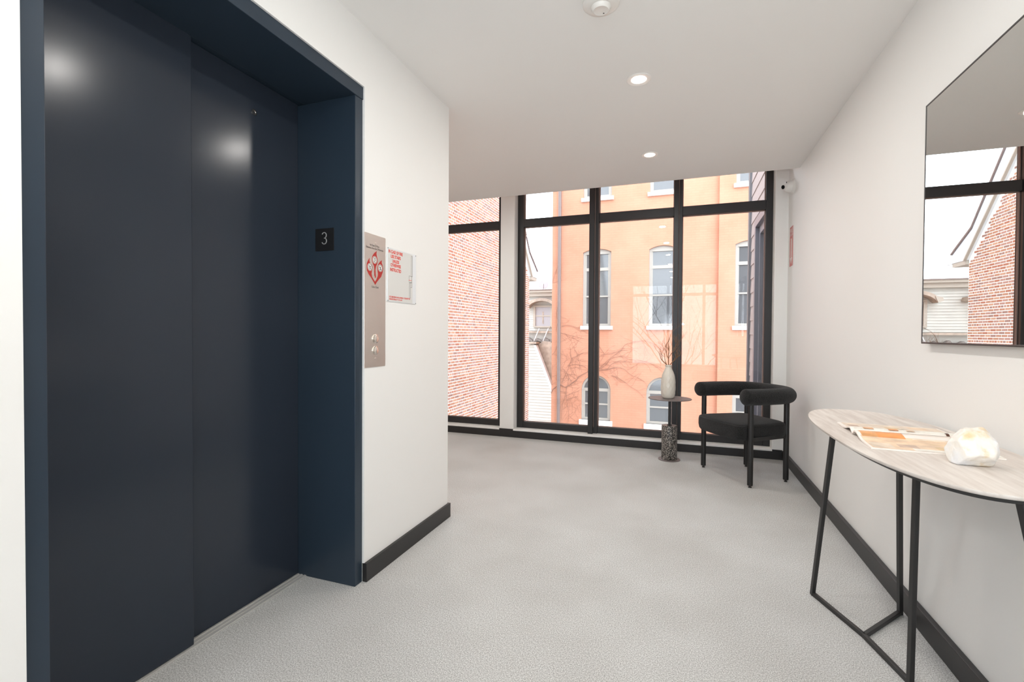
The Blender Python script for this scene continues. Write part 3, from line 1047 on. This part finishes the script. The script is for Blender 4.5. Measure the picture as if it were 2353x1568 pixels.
# quartz rock
rk = Vector((.668, 1.470, TZ))
bm = bmesh.new()
bmesh.ops.create_icosphere(bm, subdivisions=5, radius=1)
rng = random.Random(21)
planes = []
for k in range(16):
    n_ = Vector((rng.uniform(-1, 1), rng.uniform(-1, 1), rng.uniform(-.6, 1))).normalized()
    planes.append((n_, rng.uniform(.66, .86)))
planes += [(Vector((-.88, -.3, .12)).normalized(), .74), (Vector((-.1, .1, 1)).normalized(), .78)]
for v in bm.verts:
    p = v.co.copy()
    for n_, d in planes:
        s = p.dot(n_) - d
        if s > 0:
            p -= n_ * s
    nz = noise.fractal(p * 2.4, 1.0, 2.0, 5)
    p *= 1 + .05 * nz
    v.co = Vector((rk.x + p.x * .050, rk.y + p.y * .054, rk.z + .038 + p.z * .062))
    if v.co.z < rk.z + .0006:
        v.co.z = rk.z + .0006
me = bpy.data.meshes.new('quartz_rock')
bm.to_mesh(me)
bm.free()
o = link(me, 'quartz_rock', M['rock'], smooth=True)
tag(o, 'rough white quartz rock with ochre veins on the console table', 'rock')

# ------------------------------------------------------------------ outside: ground
struct(box('ground', M['ground'], -60, 60, -60, 80, -8.3, -8), 'grey paved ground far below the windows', 'ground')

# ------------------------------------------------------------------ outside: red brick gable building (left)
GX, GY1, GYR, GZE = -4.1, 12.87, 7.2, 2.72
SL = 1.1
def rake(y):
    return GZE + (GY1 - max(y, GYR)) * SL if y > GYR else GZE + (GY1 - GYR) * SL - (GYR - y) * SL
gb = thing('gable_building', (GX - 2.5, 8, -8), 'red brick gable end building with white eaves beyond the left window', 'building')
GY0 = 2 * GYR - GY1
zr = rake(GYR)
MB().prism([(GY0, -8), (GY1, -8), (GY1, GZE), (GYR, zr), (GY0, GZE)], lambda p, q, t: (t, p, q), GX - 6, GX - .003).build('wall_core', M['mortar'], gb)
BWD, BHT, JT = .176, .0566, .0145
bricks = []
row = 0
z = -2.6
rngb = random.Random(9)
while z < 7.6:
    header = row % 6 == 3
    L = BWD / 2 if header else BWD
    y = GY1 - (0 if row % 2 == 0 else L / 2)
    if row % 2:
        if rake(GY1) > z + BHT + .02:
            bricks.append((GY1 - L / 2 + .0005, L / 2 - JT, z))
    while y > 5.4:
        yb = y - L
        if min(rake(yb), rake(y)) > z + BHT + .02:
            bricks.append((yb, L - JT, z))
        y -= L
    z += BHT
    row += 1
def proj(p):
    d = Vector(p) - Vector((0, 0, CAM_H))
    zz = d.dot(fw)
    return 1176.5 + F_PX * d.dot(r2) / zz, 784 - F_PX * d.dot(u2) / zz
cand = []
for i, (y, L, z) in enumerate(bricks):
    u, v_ = proj((GX, y + L / 2, z + .03))
    if 1034 < u < 1145 and 535 < v_ < 958 and L > .12:
        cand.append((y, i))
cand.sort()
single = set(i for y, i in cand[:300])
bm_cache = {}
stuff = MB()
for i, (y, L, z) in enumerate(bricks):
    c = rngb.choice((0, 0, 1, 1, 2, 3, 4))
    j = rngb.uniform(-.001, .002)
    if i in single:
        key = (round(L, 3), c)
        if key not in bm_cache:
            m_ = MB().box(-.05, 0, 0, L, 0, BHT - JT).mesh('brick')
            m_.materials.append(M['brick1'][c])
            bm_cache[key] = m_
        o = bpy.data.objects.new('brick', bm_cache[key])
        COL.objects.link(o)
        attach(o, gb)
        o.location = (GX + j, y, z)
    else:
        stuff.box(GX - .03, GX + j, y, y + L, z, z + BHT - JT, c)
me = stuff.mesh('brick_field', fix=True)
o = link(me, 'brick_field', M['brick1'], gb)
o['kind'] = 'stuff'
# flared rake boards, drip edge, eaves, roof
outer = [(13.42, 2.90), (12.65, 3.34), (11.6, 4.62), (GYR, zr + .62)]
inner = [(GYR, zr), (GY1, GZE), (13.42, GZE)]
for sgn in (1, -1):
    fy = (lambda y: y) if sgn == 1 else (lambda y: 2 * GYR - y)
    G = lambda p, q, t: (t, fy(p), q)
    MB().prism(outer + inner, G, GX - .02, GX + .06).build('frieze_board', M['fascia'], gb)
    MB().prism([(y, z_ + .12) for y, z_ in outer] + [(y, z_ - .02) for y, z_ in outer[::-1]], G, GX - 6, GX + .05).build('roof_slab', M['shingle'], gb)
    de = MB()
    for (y0, z0), (y1, z1) in zip(outer, outer[1:]):
        de.bar((GX + .075, fy(y0), z0 + .02), (GX + .075, fy(y1), z1 + .02), .035, .035, (1, 0, 0))
    de.build('drip_edge', M['spout'], gb)
    MB().bar((GX + .07, fy(GY1 + .02), GZE - .01), (GX + .07, fy(GYR), zr - .01), .03, .05, (1, 0, 0)).build('rake_moulding', M['cornice'], gb)
    a_, b_ = sorted((fy(GY1 + .01), fy(13.42)))
    box('eave_soffit', M['cornice'], GX - 6, GX + .05, a_, b_, GZE - .09, GZE - .002, gb)
    a_, b_ = sorted((fy(13.421), fy(13.52)))
    box('gutter', M['fascia'], GX - 6, GX + .12, a_, b_, GZE - .02, GZE + .12, gb)

# ------------------------------------------------------------------ outside: salmon painted brick building
sb = thing('salmon_building', (1, 17, -8), 'salmon painted brick building with arched white sash windows', 'building')
FYB = 14.2
KS = FYB / 13.0
def zk(v):
    return 1.09 + (v - 1.09) * KS
SX0, STEP, SX1 = -3.47 * KS, .843 * KS, 8.0
cols = [(a * KS, b * KS, c * KS) for a, b, c in [(-2.21, .385, .40), (-.49, .345, .385), (1.58, .36, .39)]]
rows_ = {'top': (zk(4.82), zk(6.9), zk(7.0), 'seg'), 'mid': (zk(1.31), zk(3.33), zk(3.42), 'seg'), 'low': (zk(-1.28), zk(-.45), zk(-.04), 'semi')}
def arch_top(cx, hw, spring, crown, x):
    t = max(-1, min(1, (x - cx) / hw))
    rise = crown - spring
    return spring + rise * (math.sqrt(max(0, 1 - t * t)) if rise > .2 else (1 - t * t))
ops = []
for cx, hm, hl in cols:
    for nm, (sl_, sp, cr, kd) in rows_.items():
        ops.append((cx, hl if kd == 'semi' else hm, sl_, sp, cr))
wm = MB()
def facade(x0, x1, y, z0, z1, oplist):
    xs = {x0, x1}
    for cx, hw, s, sp, cr in oplist:
        for k in range(17):
            xs.add(round(cx + hw * -math.cos(math.pi * k / 16), 5))
    xs = sorted(v for v in xs if x0 <= v <= x1)
    for a, b in zip(xs, xs[1:]):
        mid = (a + b) / 2
        here = sorted([o_ for o_ in oplist if abs(mid - o_[0]) < o_[1]], key=lambda o_: o_[2])
        za = zb = z0
        for cx, hw, s, sp, cr in here:
            wm.add([(a, y, za), (b, y, zb), (b, y, s), (a, y, s)], [(0, 1, 2, 3)])
            za, zb = arch_top(cx, hw, sp, cr, a), arch_top(cx, hw, sp, cr, b)
            wm.add([(a, y, za), (b, y, zb), (b, y + .16, zb), (a, y + .16, za)], [(0, 1, 2, 3)])
            wm.add([(a, y, s), (b, y, s), (b, y + .16, s), (a, y + .16, s)], [(0, 3, 2, 1)])
        wm.add([(a, y, za), (b, y, zb), (b, y, z1), (a, y, z1)], [(0, 1, 2, 3)])
    for cx, hw, s, sp, cr in oplist:
        for sx in (-1, 1):
            x = cx + sx * hw
            wm.add([(x, y, s), (x, y + .16, s), (x, y + .16, sp), (x, y, sp)], [(0, 1, 2, 3)])
facade(SX0, STEP, FYB, -8, 8.6, [o_ for o_ in ops if o_[0] < STEP])
facade(STEP, SX1, FYB - .1, -8, 8.6, [o_ for o_ in ops if o_[0] > STEP])
wm.add([(STEP, FYB, -8), (STEP, FYB - .1, -8), (STEP, FYB - .1, 8.6), (STEP, FYB, 8.6)], [(0, 1, 2, 3)])
wm.add([(SX0, FYB, -8), (SX0, FYB + 9, -8), (SX0, FYB + 9, 8.6), (SX0, FYB, 8.6)], [(0, 3, 2, 1)])
wm.add([(SX1, FYB - .1, -8), (SX1, FYB + 9, -8), (SX1, FYB + 9, 8.6), (SX1, FYB - .1, 8.6)], [(0, 1, 2, 3)])
me = wm.mesh('wall', fix=False)
link(me, 'wall', M['salmon'], sb)
box('roof', M['shingle'], SX0 - .1, SX1 + .1, FYB - .2, FYB + 9, 8.6, 8.8, sb)
for cx, hw, s, sp, cr in ops:
    y0 = FYB - (.1 if cx > STEP else 0)
    ya, yb = y0 + .06, y0 + .13
    fm = MB()
    tF = .065
    semi = cr - sp > .2
    zs_ = sp if semi else sp - .06
    fm.box(cx - hw, cx - hw + tF, ya, yb, s, zs_)
    fm.box(cx + hw - tF, cx + hw, ya, yb, s, zs_)
    fm.box(cx - hw + tF, cx + hw - tF, ya, yb, s, s + .07)
    semi = cr - sp > .2
    npt = 12
    arch_o = [(cx + hw * -math.cos(math.pi * k / npt), arch_top(cx, hw, sp, cr, cx + hw * -math.cos(math.pi * k / npt))) for k in range(npt + 1)]
    if semi:
        arch_i = [(cx + (hw - tF) * -math.cos(math.pi * k / npt), arch_top(cx, hw - tF, sp, cr - tF, cx + (hw - tF) * -math.cos(math.pi * k / npt))) for k in range(npt + 1)]
        bars = [sp - .04, s + .46]
    else:
        arch_i = [(x, sp - .06) for x, z in arch_o]
        bars = [s + (2.86 - 1.31) * KS - .04, s + (2.12 - 1.31) * KS - .02]
    for k in range(npt):
        q = [arch_o[k], arch_o[k + 1], arch_i[k + 1], arch_i[k]]
        fm.prism(q, lambda p, q_, t_: (p, t_, q_), ya, yb)
    for i, zb_ in enumerate(bars):
        fm.box(cx - hw + tF, cx + hw - tF, ya + .01, yb, zb_, zb_ + (.09 if i == 0 else .045))
    # inner sash stiles
    fm.box(cx - hw + tF, cx - hw + tF + .035, ya + .02, yb, s + .07, sp - (.06 if not semi else 0))
    fm.box(cx + hw - tF - .035, cx + hw - tF, ya + .02, yb, s + .07, sp - (.06 if not semi else 0))
    wn = fm.build('window', M['sash'], sb)
    z_hi = (sp - .06) if not semi else sp
    for a, b in ((s + .07, bars[1]), (bars[1] + .045, bars[0])):
        box('pane', M['pane'], cx - hw + tF, cx + hw - tF, yb - .03, yb - .015, a, b, wn)
    if semi:
        MB().prism(arch_i, lambda p, q_, t_: (p, t_, q_), yb - .03, yb - .015).build('pane', M['pane'], wn)
    else:
        box('pane', M['pane'], cx - hw + tF, cx + hw - tF, yb - .03, yb - .015, bars[0] + .09, z_hi, wn)
    box('sill', M['stone'], cx - hw - .06, cx + hw + .06, y0 - .06, y0 + .16, s - (.11 if not semi else .15), s, sb, bevel=.01)
    box('room_back', M['curtain'], cx - hw, cx + hw, y0 + .30, y0 + .31, s, cr, sb)
MB().tube([(-3.247 * KS, FYB - .06, -8), (-3.247 * KS, FYB - .06, 8.5)], .05, 12).build('downspout', M['spout'], sb, smooth=True)

# bare vine on the facade
VN = [[(-3.47, -0.6), (-3.42, -0.48), (-3.27, -0.37), (-3.18, -0.35), (-3.09, -0.4), (-3.01, -0.38), (-2.77, -0.22), (-2.68, -0.1), (-2.5, 0.01), (-2.38, 0.07), (-2.15, 0.1), (-1.9, 0.12), (-1.71, 0.19)], [(-2.15, 0.1), (-2.02, 0.24), (-1.91, 0.36), (-1.71, 0.52), (-1.53, 0.66), (-1.44, 0.8), (-1.28, 0.86), (-1.11, 0.9), (-0.94, 0.92), (-0.72, 0.85), (-0.5, 0.68)], [(-2.08, 0.14), (-1.93, 0.26), (-1.81, 0.41), (-1.62, 0.48), (-1.48, 0.49), (-1.33, 0.42), (-1.1, 0.38), (-0.94, 0.37), (-0.71, 0.3), (-0.49, 0.17)], [(-1.9, 0.13), (-1.79, 0.27), (-1.64, 0.34), (-1.39, 0.35), (-1.14, 0.34), (-0.88, 0.33)], [(-1.84, 0.14), (-1.61, 0.19), (-1.44, 0.14), (-1.27, 0.0), (-1.06, -0.08), (-0.93, -0.17)], [(-1.8, -0.04), (-1.67, -0.06), (-1.44, -0.19), (-1.27, -0.32), (-1.08, -0.43), (-0.93, -0.6)], [(-2.16, 0.79), (-2.05, 0.65), (-1.99, 0.53), (-2.08, 0.35), (-2.15, 0.23)], [(-2.08, 0.51), (-1.97, 0.54), (-1.79, 0.56), (-1.62, 0.62), (-1.45, 0.72)], [(-3.01, -0.38), (-3.07, -0.65), (-3.14, -0.95), (-3.16, -1.32)], [(-3.04, -0.39), (-3.02, -0.77), (-2.96, -1.13), (-2.97, -1.37)], [(-3.01, -0.38), (-2.97, -0.15), (-3.05, 0.03), (-3.17, 0.14)], [(-2.9, 0.39), (-2.74, 0.48), (-2.59, 0.56), (-2.44, 0.56)], [(-2.99, 0.19), (-2.8, 0.24), (-2.56, 0.2), (-2.44, 0.11)], [(-3.17, -0.28), (-3.05, -0.04), (-2.95, 0.21), (-2.9, 0.39), (-2.93, 0.7)], [(-3.21, 1.12), (-2.99, 1.06), (-2.75, 1.0), (-2.5, 0.94)], [(-3.18, 1.3), (-2.96, 1.33), (-2.75, 1.27), (-2.6, 1.22)], [(-3.04, -0.65), (-2.82, -0.55), (-2.66, -0.49)], [(-3.02, -0.79), (-2.89, -0.7), (-2.7, -0.65)], [(-3.45, 0.5), (-3.37, 0.59), (-3.32, 0.75)], [(-3.45, -0.36), (-3.46, -0.05), (-3.44, 0.2)], [(-3.46, 2.53), (-3.38, 2.77), (-3.3, 3.01)], [(-3.29, 1.91), (-3.33, 1.67), (-3.3, 1.42), (-3.34, 1.18)]]
vn = thing('climbing_vine', (-3.2, FYB - .02, -1.7), 'bare climbing vine spreading over the salmon facade from the downspout', 'vine')
rngv = random.Random(3)
fine = MB()
for i, pl_ in enumerate(VN):
    pts = spline([(x * KS, FYB - .016, zk(z_)) for x, z_ in pl_], 4)
    r0 = .014 if i == 0 else .0052
    MB().tube(pts, [r0 * (1 - .55 * k / len(pts)) for k in range(len(pts))], 6).build('stem', M['vine'], vn, smooth=True)
    for k in range(0, len(pts), 3):
        a = rngv.uniform(-.9, .9) + (math.pi if rngv.random() < .35 else 0)
        p = Vector(pts[k])
        q = [p]
        for s_ in range(6):
            a += rngv.uniform(-.45, .45)
            q.append(q[-1] + Vector((math.cos(a), 0, math.sin(a))) * rngv.uniform(.05, .11))
        if all(v.x > SX0 for v in q):
            fine.tube([Vector((v.x, FYB - .006, v.z)) for v in q], .0018, 4)
for k in range(70):
    x, z_ = rngv.uniform(-3.1, -2.62) * KS, zk(rngv.uniform(-1.5, 1.0))
    a = rngv.uniform(0, 6.28)
    q = [Vector((x, FYB - .006, z_))]
    for s_ in range(5):
        a += rngv.uniform(-.5, .5)
        q.append(q[-1] + Vector((math.cos(a), 0, math.sin(a))) * .07)
    if all(SX0 < v.x < -2.6 * KS for v in q):
        fine.tube(q, .0018, 4)
o = fine.build('twiglets', M['vine'], vn)
o['kind'] = 'stuff'

# ------------------------------------------------------------------ outside: white clapboard house behind
HY = 20.0
wh = thing('clapboard_house', (-7, HY, -8), 'white clapboard house with hooded dormer between brick and salmon buildings', 'building')
HX0, HX1, HZT = -12.0, -4.4, 2.78
box('wall_core', M['siding'], HX0, HX1, HY + .02, HY + 6, -8, HZT, wh)
k = 0
z = 1.22
while z < HZT - .12:
    b = MB()
    vs = [(HX0, HY + .02, z), (HX1, HY + .02, z), (HX1, HY - .012, z), (HX0, HY - .012, z), (HX0, HY + .02, z + .105), (HX1, HY + .02, z + .105), (HX1, HY + .008, z + .105), (HX0, HY + .008, z + .105)]
    b.add(vs, [(0, 1, 2, 3), (3, 2, 6, 7), (7, 6, 5, 4), (0, 4, 5, 1), (1, 5, 6, 2), (0, 3, 7, 4)])
    b.build('clapboard', M['siding'], wh)
    z += .1
box('cornice', M['cornice'], HX0 - .1, HX1, HY - .16, HY + .1, HZT - .06, HZT + .1, wh)
box('crown_moulding', M['cornice'], HX0 - .15, HX1, HY - .26, HY + .1, HZT + .1, HZT + .19, wh)
box('roof', M['spout'], HX0 - .2, HX1, HY - .3, HY + 6, HZT + .19, HZT + .23, wh)
# skirt roof and broken porch edge
box('skirt_roof', M['weathered'], HX0, HX1, HY - .55, HY, 1.12, 1.20, wh)
box('porch_wall', M['siding'], HX0, HX1, HY - .35, HY, .70, 1.12, wh)
rngh = random.Random(5)
for k in range(14):
    x = -9.6 + k * .36
    q = [(0, 0), (.2, .05), (.38, .0), (.33, .1), (.15, .16 + rngh.uniform(0, .08)), (.02, .1)]
    MB().prism([(x + a, .72 + b + rngh.uniform(-.02, .02)) for a, b in q], lambda p, q_, t_: (p, t_, q_), HY - .62, HY - .40).build('torn_shingle', M['shingle'], wh)
# lower clapboard gable nearer to us
z = -3.0
LY = HY - 1.0
def slope_x(z_):
    return -5.83 + (.60 - z_) * .42 if z_ < .60 else -5.83
box('lower_core', M['siding'], HX0, -6.0, LY + .03, HY, -8, .66, wh)
while z < .62:
    x1 = min(slope_x(z + .06), -4.45)
    b = MB()
    vs = [(HX0, LY + .03, z), (x1, LY + .03, z), (x1, LY - .016, z), (HX0, LY - .016, z), (HX0, LY + .03, z + .127), (x1, LY + .03, z + .127), (x1, LY + .012, z + .127), (HX0, LY + .012, z + .127)]
    b.add(vs, [(0, 1, 2, 3), (3, 2, 6, 7), (7, 6, 5, 4), (0, 4, 5, 1), (1, 5, 6, 2), (0, 3, 7, 4)])
    b.build('clapboard', M['siding'], wh)
    z += .121
box('lower_roof', M['weathered'], HX0, -5.7, LY - .12, HY, .66, .74, wh)
MB().prism([(-5.83, .60), (-5.74, .62), (-4.42, -2.6), (-4.54, -2.6)], lambda p, q_, t_: (p, t_, q_), LY - .05, LY + .2).build('rake_board', M['fascia'], wh)
MB().prism([(-5.78, .62), (-5.5, .78), (-5.2, .74), (-4.9, .5), (-4.42, -2.6), (-4.54, -2.6)], lambda p, q_, t_: (p, t_, q_), LY + .3, LY + .9).build('side_roof', M['weathered'], wh)
# dormers with curved hood
for dx in (-5.72, -7.85):
    hw, zb_, zt_ = .34, 1.42, 2.30
    dm = MB()
    dm.box(dx - hw - .10, dx - hw, HY - .10, HY + .02, zb_ - .05, zt_ + .02)
    dm.box(dx + hw, dx + hw + .10, HY - .10, HY + .02, zb_ - .05, zt_ + .02)
    dm.box(dx - hw, dx + hw, HY - .10, HY + .02, zt_ - .05, zt_ + .02)
    dm.box(dx - hw, dx + hw, HY - .12, HY + .02, zb_ - .06, zb_)
    dm.box(dx - hw, dx + hw, HY - .08, HY - .04, 1.84, 1.89)
    wo = dm.build('dormer_window', M['cornice'], wh)
    box('pane', M['curtain'], dx - hw, dx + hw, HY - .06, HY - .05, zb_, zt_, wo)
    box('curtain_gap', M['weathered'], dx - .03, dx + .03, HY - .07, HY - .062, zb_ + .1, zt_ - .25, wo)
    arc_o = [(dx + .68 * math.sin(a), 2.18 + .44 * math.cos(a)) for a in [(-1.25 + 2.5 * k / 14) for k in range(15)]]
    arc_i = [(dx + .60 * math.sin(a), 2.12 + .38 * math.cos(a)) for a in [(-1.25 + 2.5 * k / 14) for k in range(15)]]
    MB().prism(arc_o + arc_i[::-1], lambda p, q_, t_: (p, t_, q_), HY - .42, HY).build('dormer_hood', M['weathered'], wh)
    for s_ in (-1, 1):
        MB().prism([(dx + s_ * .60, 2.20), (dx + s_ * .75, 2.26), (dx + s_ * .72, 2.38), (dx + s_ * .52, 2.42)], lambda p, q_, t_: (p, t_, q_), HY - .44, HY).build('hood_end', M['cornice'], wh)
# ladder-like braces on the skirt roof
for x in (-5.55, -5.95):
    MB().bar((x, HY - .62, .78), (x + .22, HY - .6, 1.32), .03, .03).build('brace', M['fascia'], wh)

def dish(x, y, z, tilt, label):
    e = thing('satellite_dish', (x, y, z), label, 'satellite dish', 'satellite dishes on the white house')
    R = Matrix.Translation((x, y, z + .22)) @ Matrix.Rotation(math.radians(tilt), 4, 'Z') @ Matrix.Rotation(math.radians(62), 4, 'X')
    def xf(mb):
        mb.v = [tuple(R @ Vector(v)) for v in mb.v]
        return mb
    xf(MB().lathe([(.22, .06), (.16, .03), (.08, .008), (.002, 0), (.002, -.012), (.08, -.004), (.16, .018), (.222, .05)], (0, 0, 0), 28)).build('reflector', M['curtain'], e, smooth=True)
    xf(MB().tube([(0, -.21, .05), (0, -.10, .26)], .01, 8)).build('feed_arm', M['spout'], e)
    MB().tube([(x, y, z), (x, y + .02, z + .21)], .015, 8).build('mast', M['spout'], e)
dish(-5.82, HY + .3, HZT + .235, 20, 'grey satellite dish standing on the white house roof')
dish(-7.15, HY - .65, 1.98, -30, 'grey satellite dish beside a dormer, seen in the mirror')

# ------------------------------------------------------------------ outside: own building's projecting wing (right)
wg = thing('building_wing', (1.1, 5.8, -8), 'mauve grey lap sided wing with slate framed window outside at right', 'building')
WX, WY0, WY1 = .80, 4.95, 6.72
wy0, wy1, wz0, wz1 = 5.05, 6.11, .05, 2.36
cm = MB()
cm.box(WX + .02, WX + 2.5, WY0, wy0, -8, 6.5)
cm.box(WX + .02, WX + 2.5, wy1, WY1, -8, 6.5)
cm.box(WX + .02, WX + 2.5, wy0, wy1, -8, wz0)
cm.box(WX + .02, WX + 2.5, wy0, wy1, wz1, 6.5)
cm.box(WX + .3, WX + 2.5, wy0, wy1, wz0, wz1)
cm.build('wall_core', M['wing'], wg)
z = -2.0
EXP = .172
while z < 5.4:
    for a, b in ((WY0, wy0 - .06), (wy1 + .06, WY1 - .09)) if (wz0 - .1 < z + EXP and z < wz1 + .08) else ((WY0, WY1 - .09),):
        b_ = MB()
        vs = [(WX + .02, a, z), (WX + .02, b, z), (WX + .002, b, z), (WX + .002, a, z), (WX + .02, a, z + EXP), (WX + .02, b, z + EXP), (WX + .010, b, z + EXP), (WX + .010, a, z + EXP)]
        b_.add(vs, [(0, 1, 2, 3), (3, 2, 6, 7), (7, 6, 5, 4), (0, 4, 5, 1), (1, 5, 6, 2), (0, 3, 7, 4)])
        b_.build('lap_board', M['wing'], wg)
    z += EXP
box('corner_board', M['wingtrim'], WX - .02, WX + .1, WY1 - .09, WY1 + .02, -8, 6.5, wg)
wf = MB()
wf.box(WX - .02, WX + .1, wy0 - .06, wy0 + .03, wz0 - .06, wz1 + .06)
wf.box(WX - .02, WX + .1, wy1 - .03, wy1 + .06, wz0 - .06, wz1 + .06)
wf.box(WX - .02, WX + .1, wy0 + .03, wy1 - .03, wz1 - .03, wz1 + .06)
wf.box(WX - .02, WX + .1, wy0 + .03, wy1 - .03, wz0 - .06, wz0 + .03)
wf.box(WX + .02, WX + .1, wy0 + .03, wy0 + .10, wz0 + .03, wz1 - .03)
wf.box(WX + .02, WX + .1, wy1 - .10, wy1 - .03, wz0 + .03, wz1 - .03)
wf.box(WX + .02, WX + .1, wy0 + .10, wy1 - .10, wz1 - .12, wz1 - .03)
wf.box(WX + .02, WX + .1, wy0 + .10, wy1 - .10, wz0 + .03, wz0 + .12)
wo = wf.build('window', M['wingframe'], wg)
box('pane', M['pane'], WX + .05, WX + .06, wy0 + .1, wy1 - .1, wz0 + .12, wz1 - .12, wo)

# ------------------------------------------------------------------ bare tree behind the rear window (seen only as a reflection)
tr = thing('bare_tree', (-.4, -9.5, -8), 'bare leafless tree beyond the rear window, reflected in the glass', 'tree')
rngt = random.Random(12)
lim = MB()
def limb(p, d, ln, r, depth):
    pts, rad = [Vector(p)], [r]
    d = Vector(d).normalized()
    for k in range(4):
        d = (d + Vector((rngt.uniform(-.22, .22), rngt.uniform(-.22, .22), rngt.uniform(-.05, .15)))).normalized()
        pts.append(pts[-1] + d * ln / 4)
        rad.append(r * (1 - .45 * (k + 1) / 4))
        if depth > 0 and k >= 1:
            nd = (d + Vector((rngt.uniform(-1, 1), rngt.uniform(-1, 1), rngt.uniform(-.1, .5)))).normalized()
            limb(pts[-1], nd, ln * .68, rad[-1] * .65, depth - 1)
    lim.tube(pts, rad, 5)
for k in range(7):
    a = k * .9
    limb((-.4, -9.5, -2 + k * .5), (math.cos(a), math.sin(a), 1.1), 2.6, .028, 4)
MB().tube([(-.4, -9.5, -8), (-.45, -9.5, -3), (-.3, -9.4, 1.5), (-.4, -9.5, 4)], [.14, .11, .06, .03], 10).build('trunk', M['bark'], tr, smooth=True)
o = lim.build('limbs', M['bark'], tr)
o['kind'] = 'stuff'
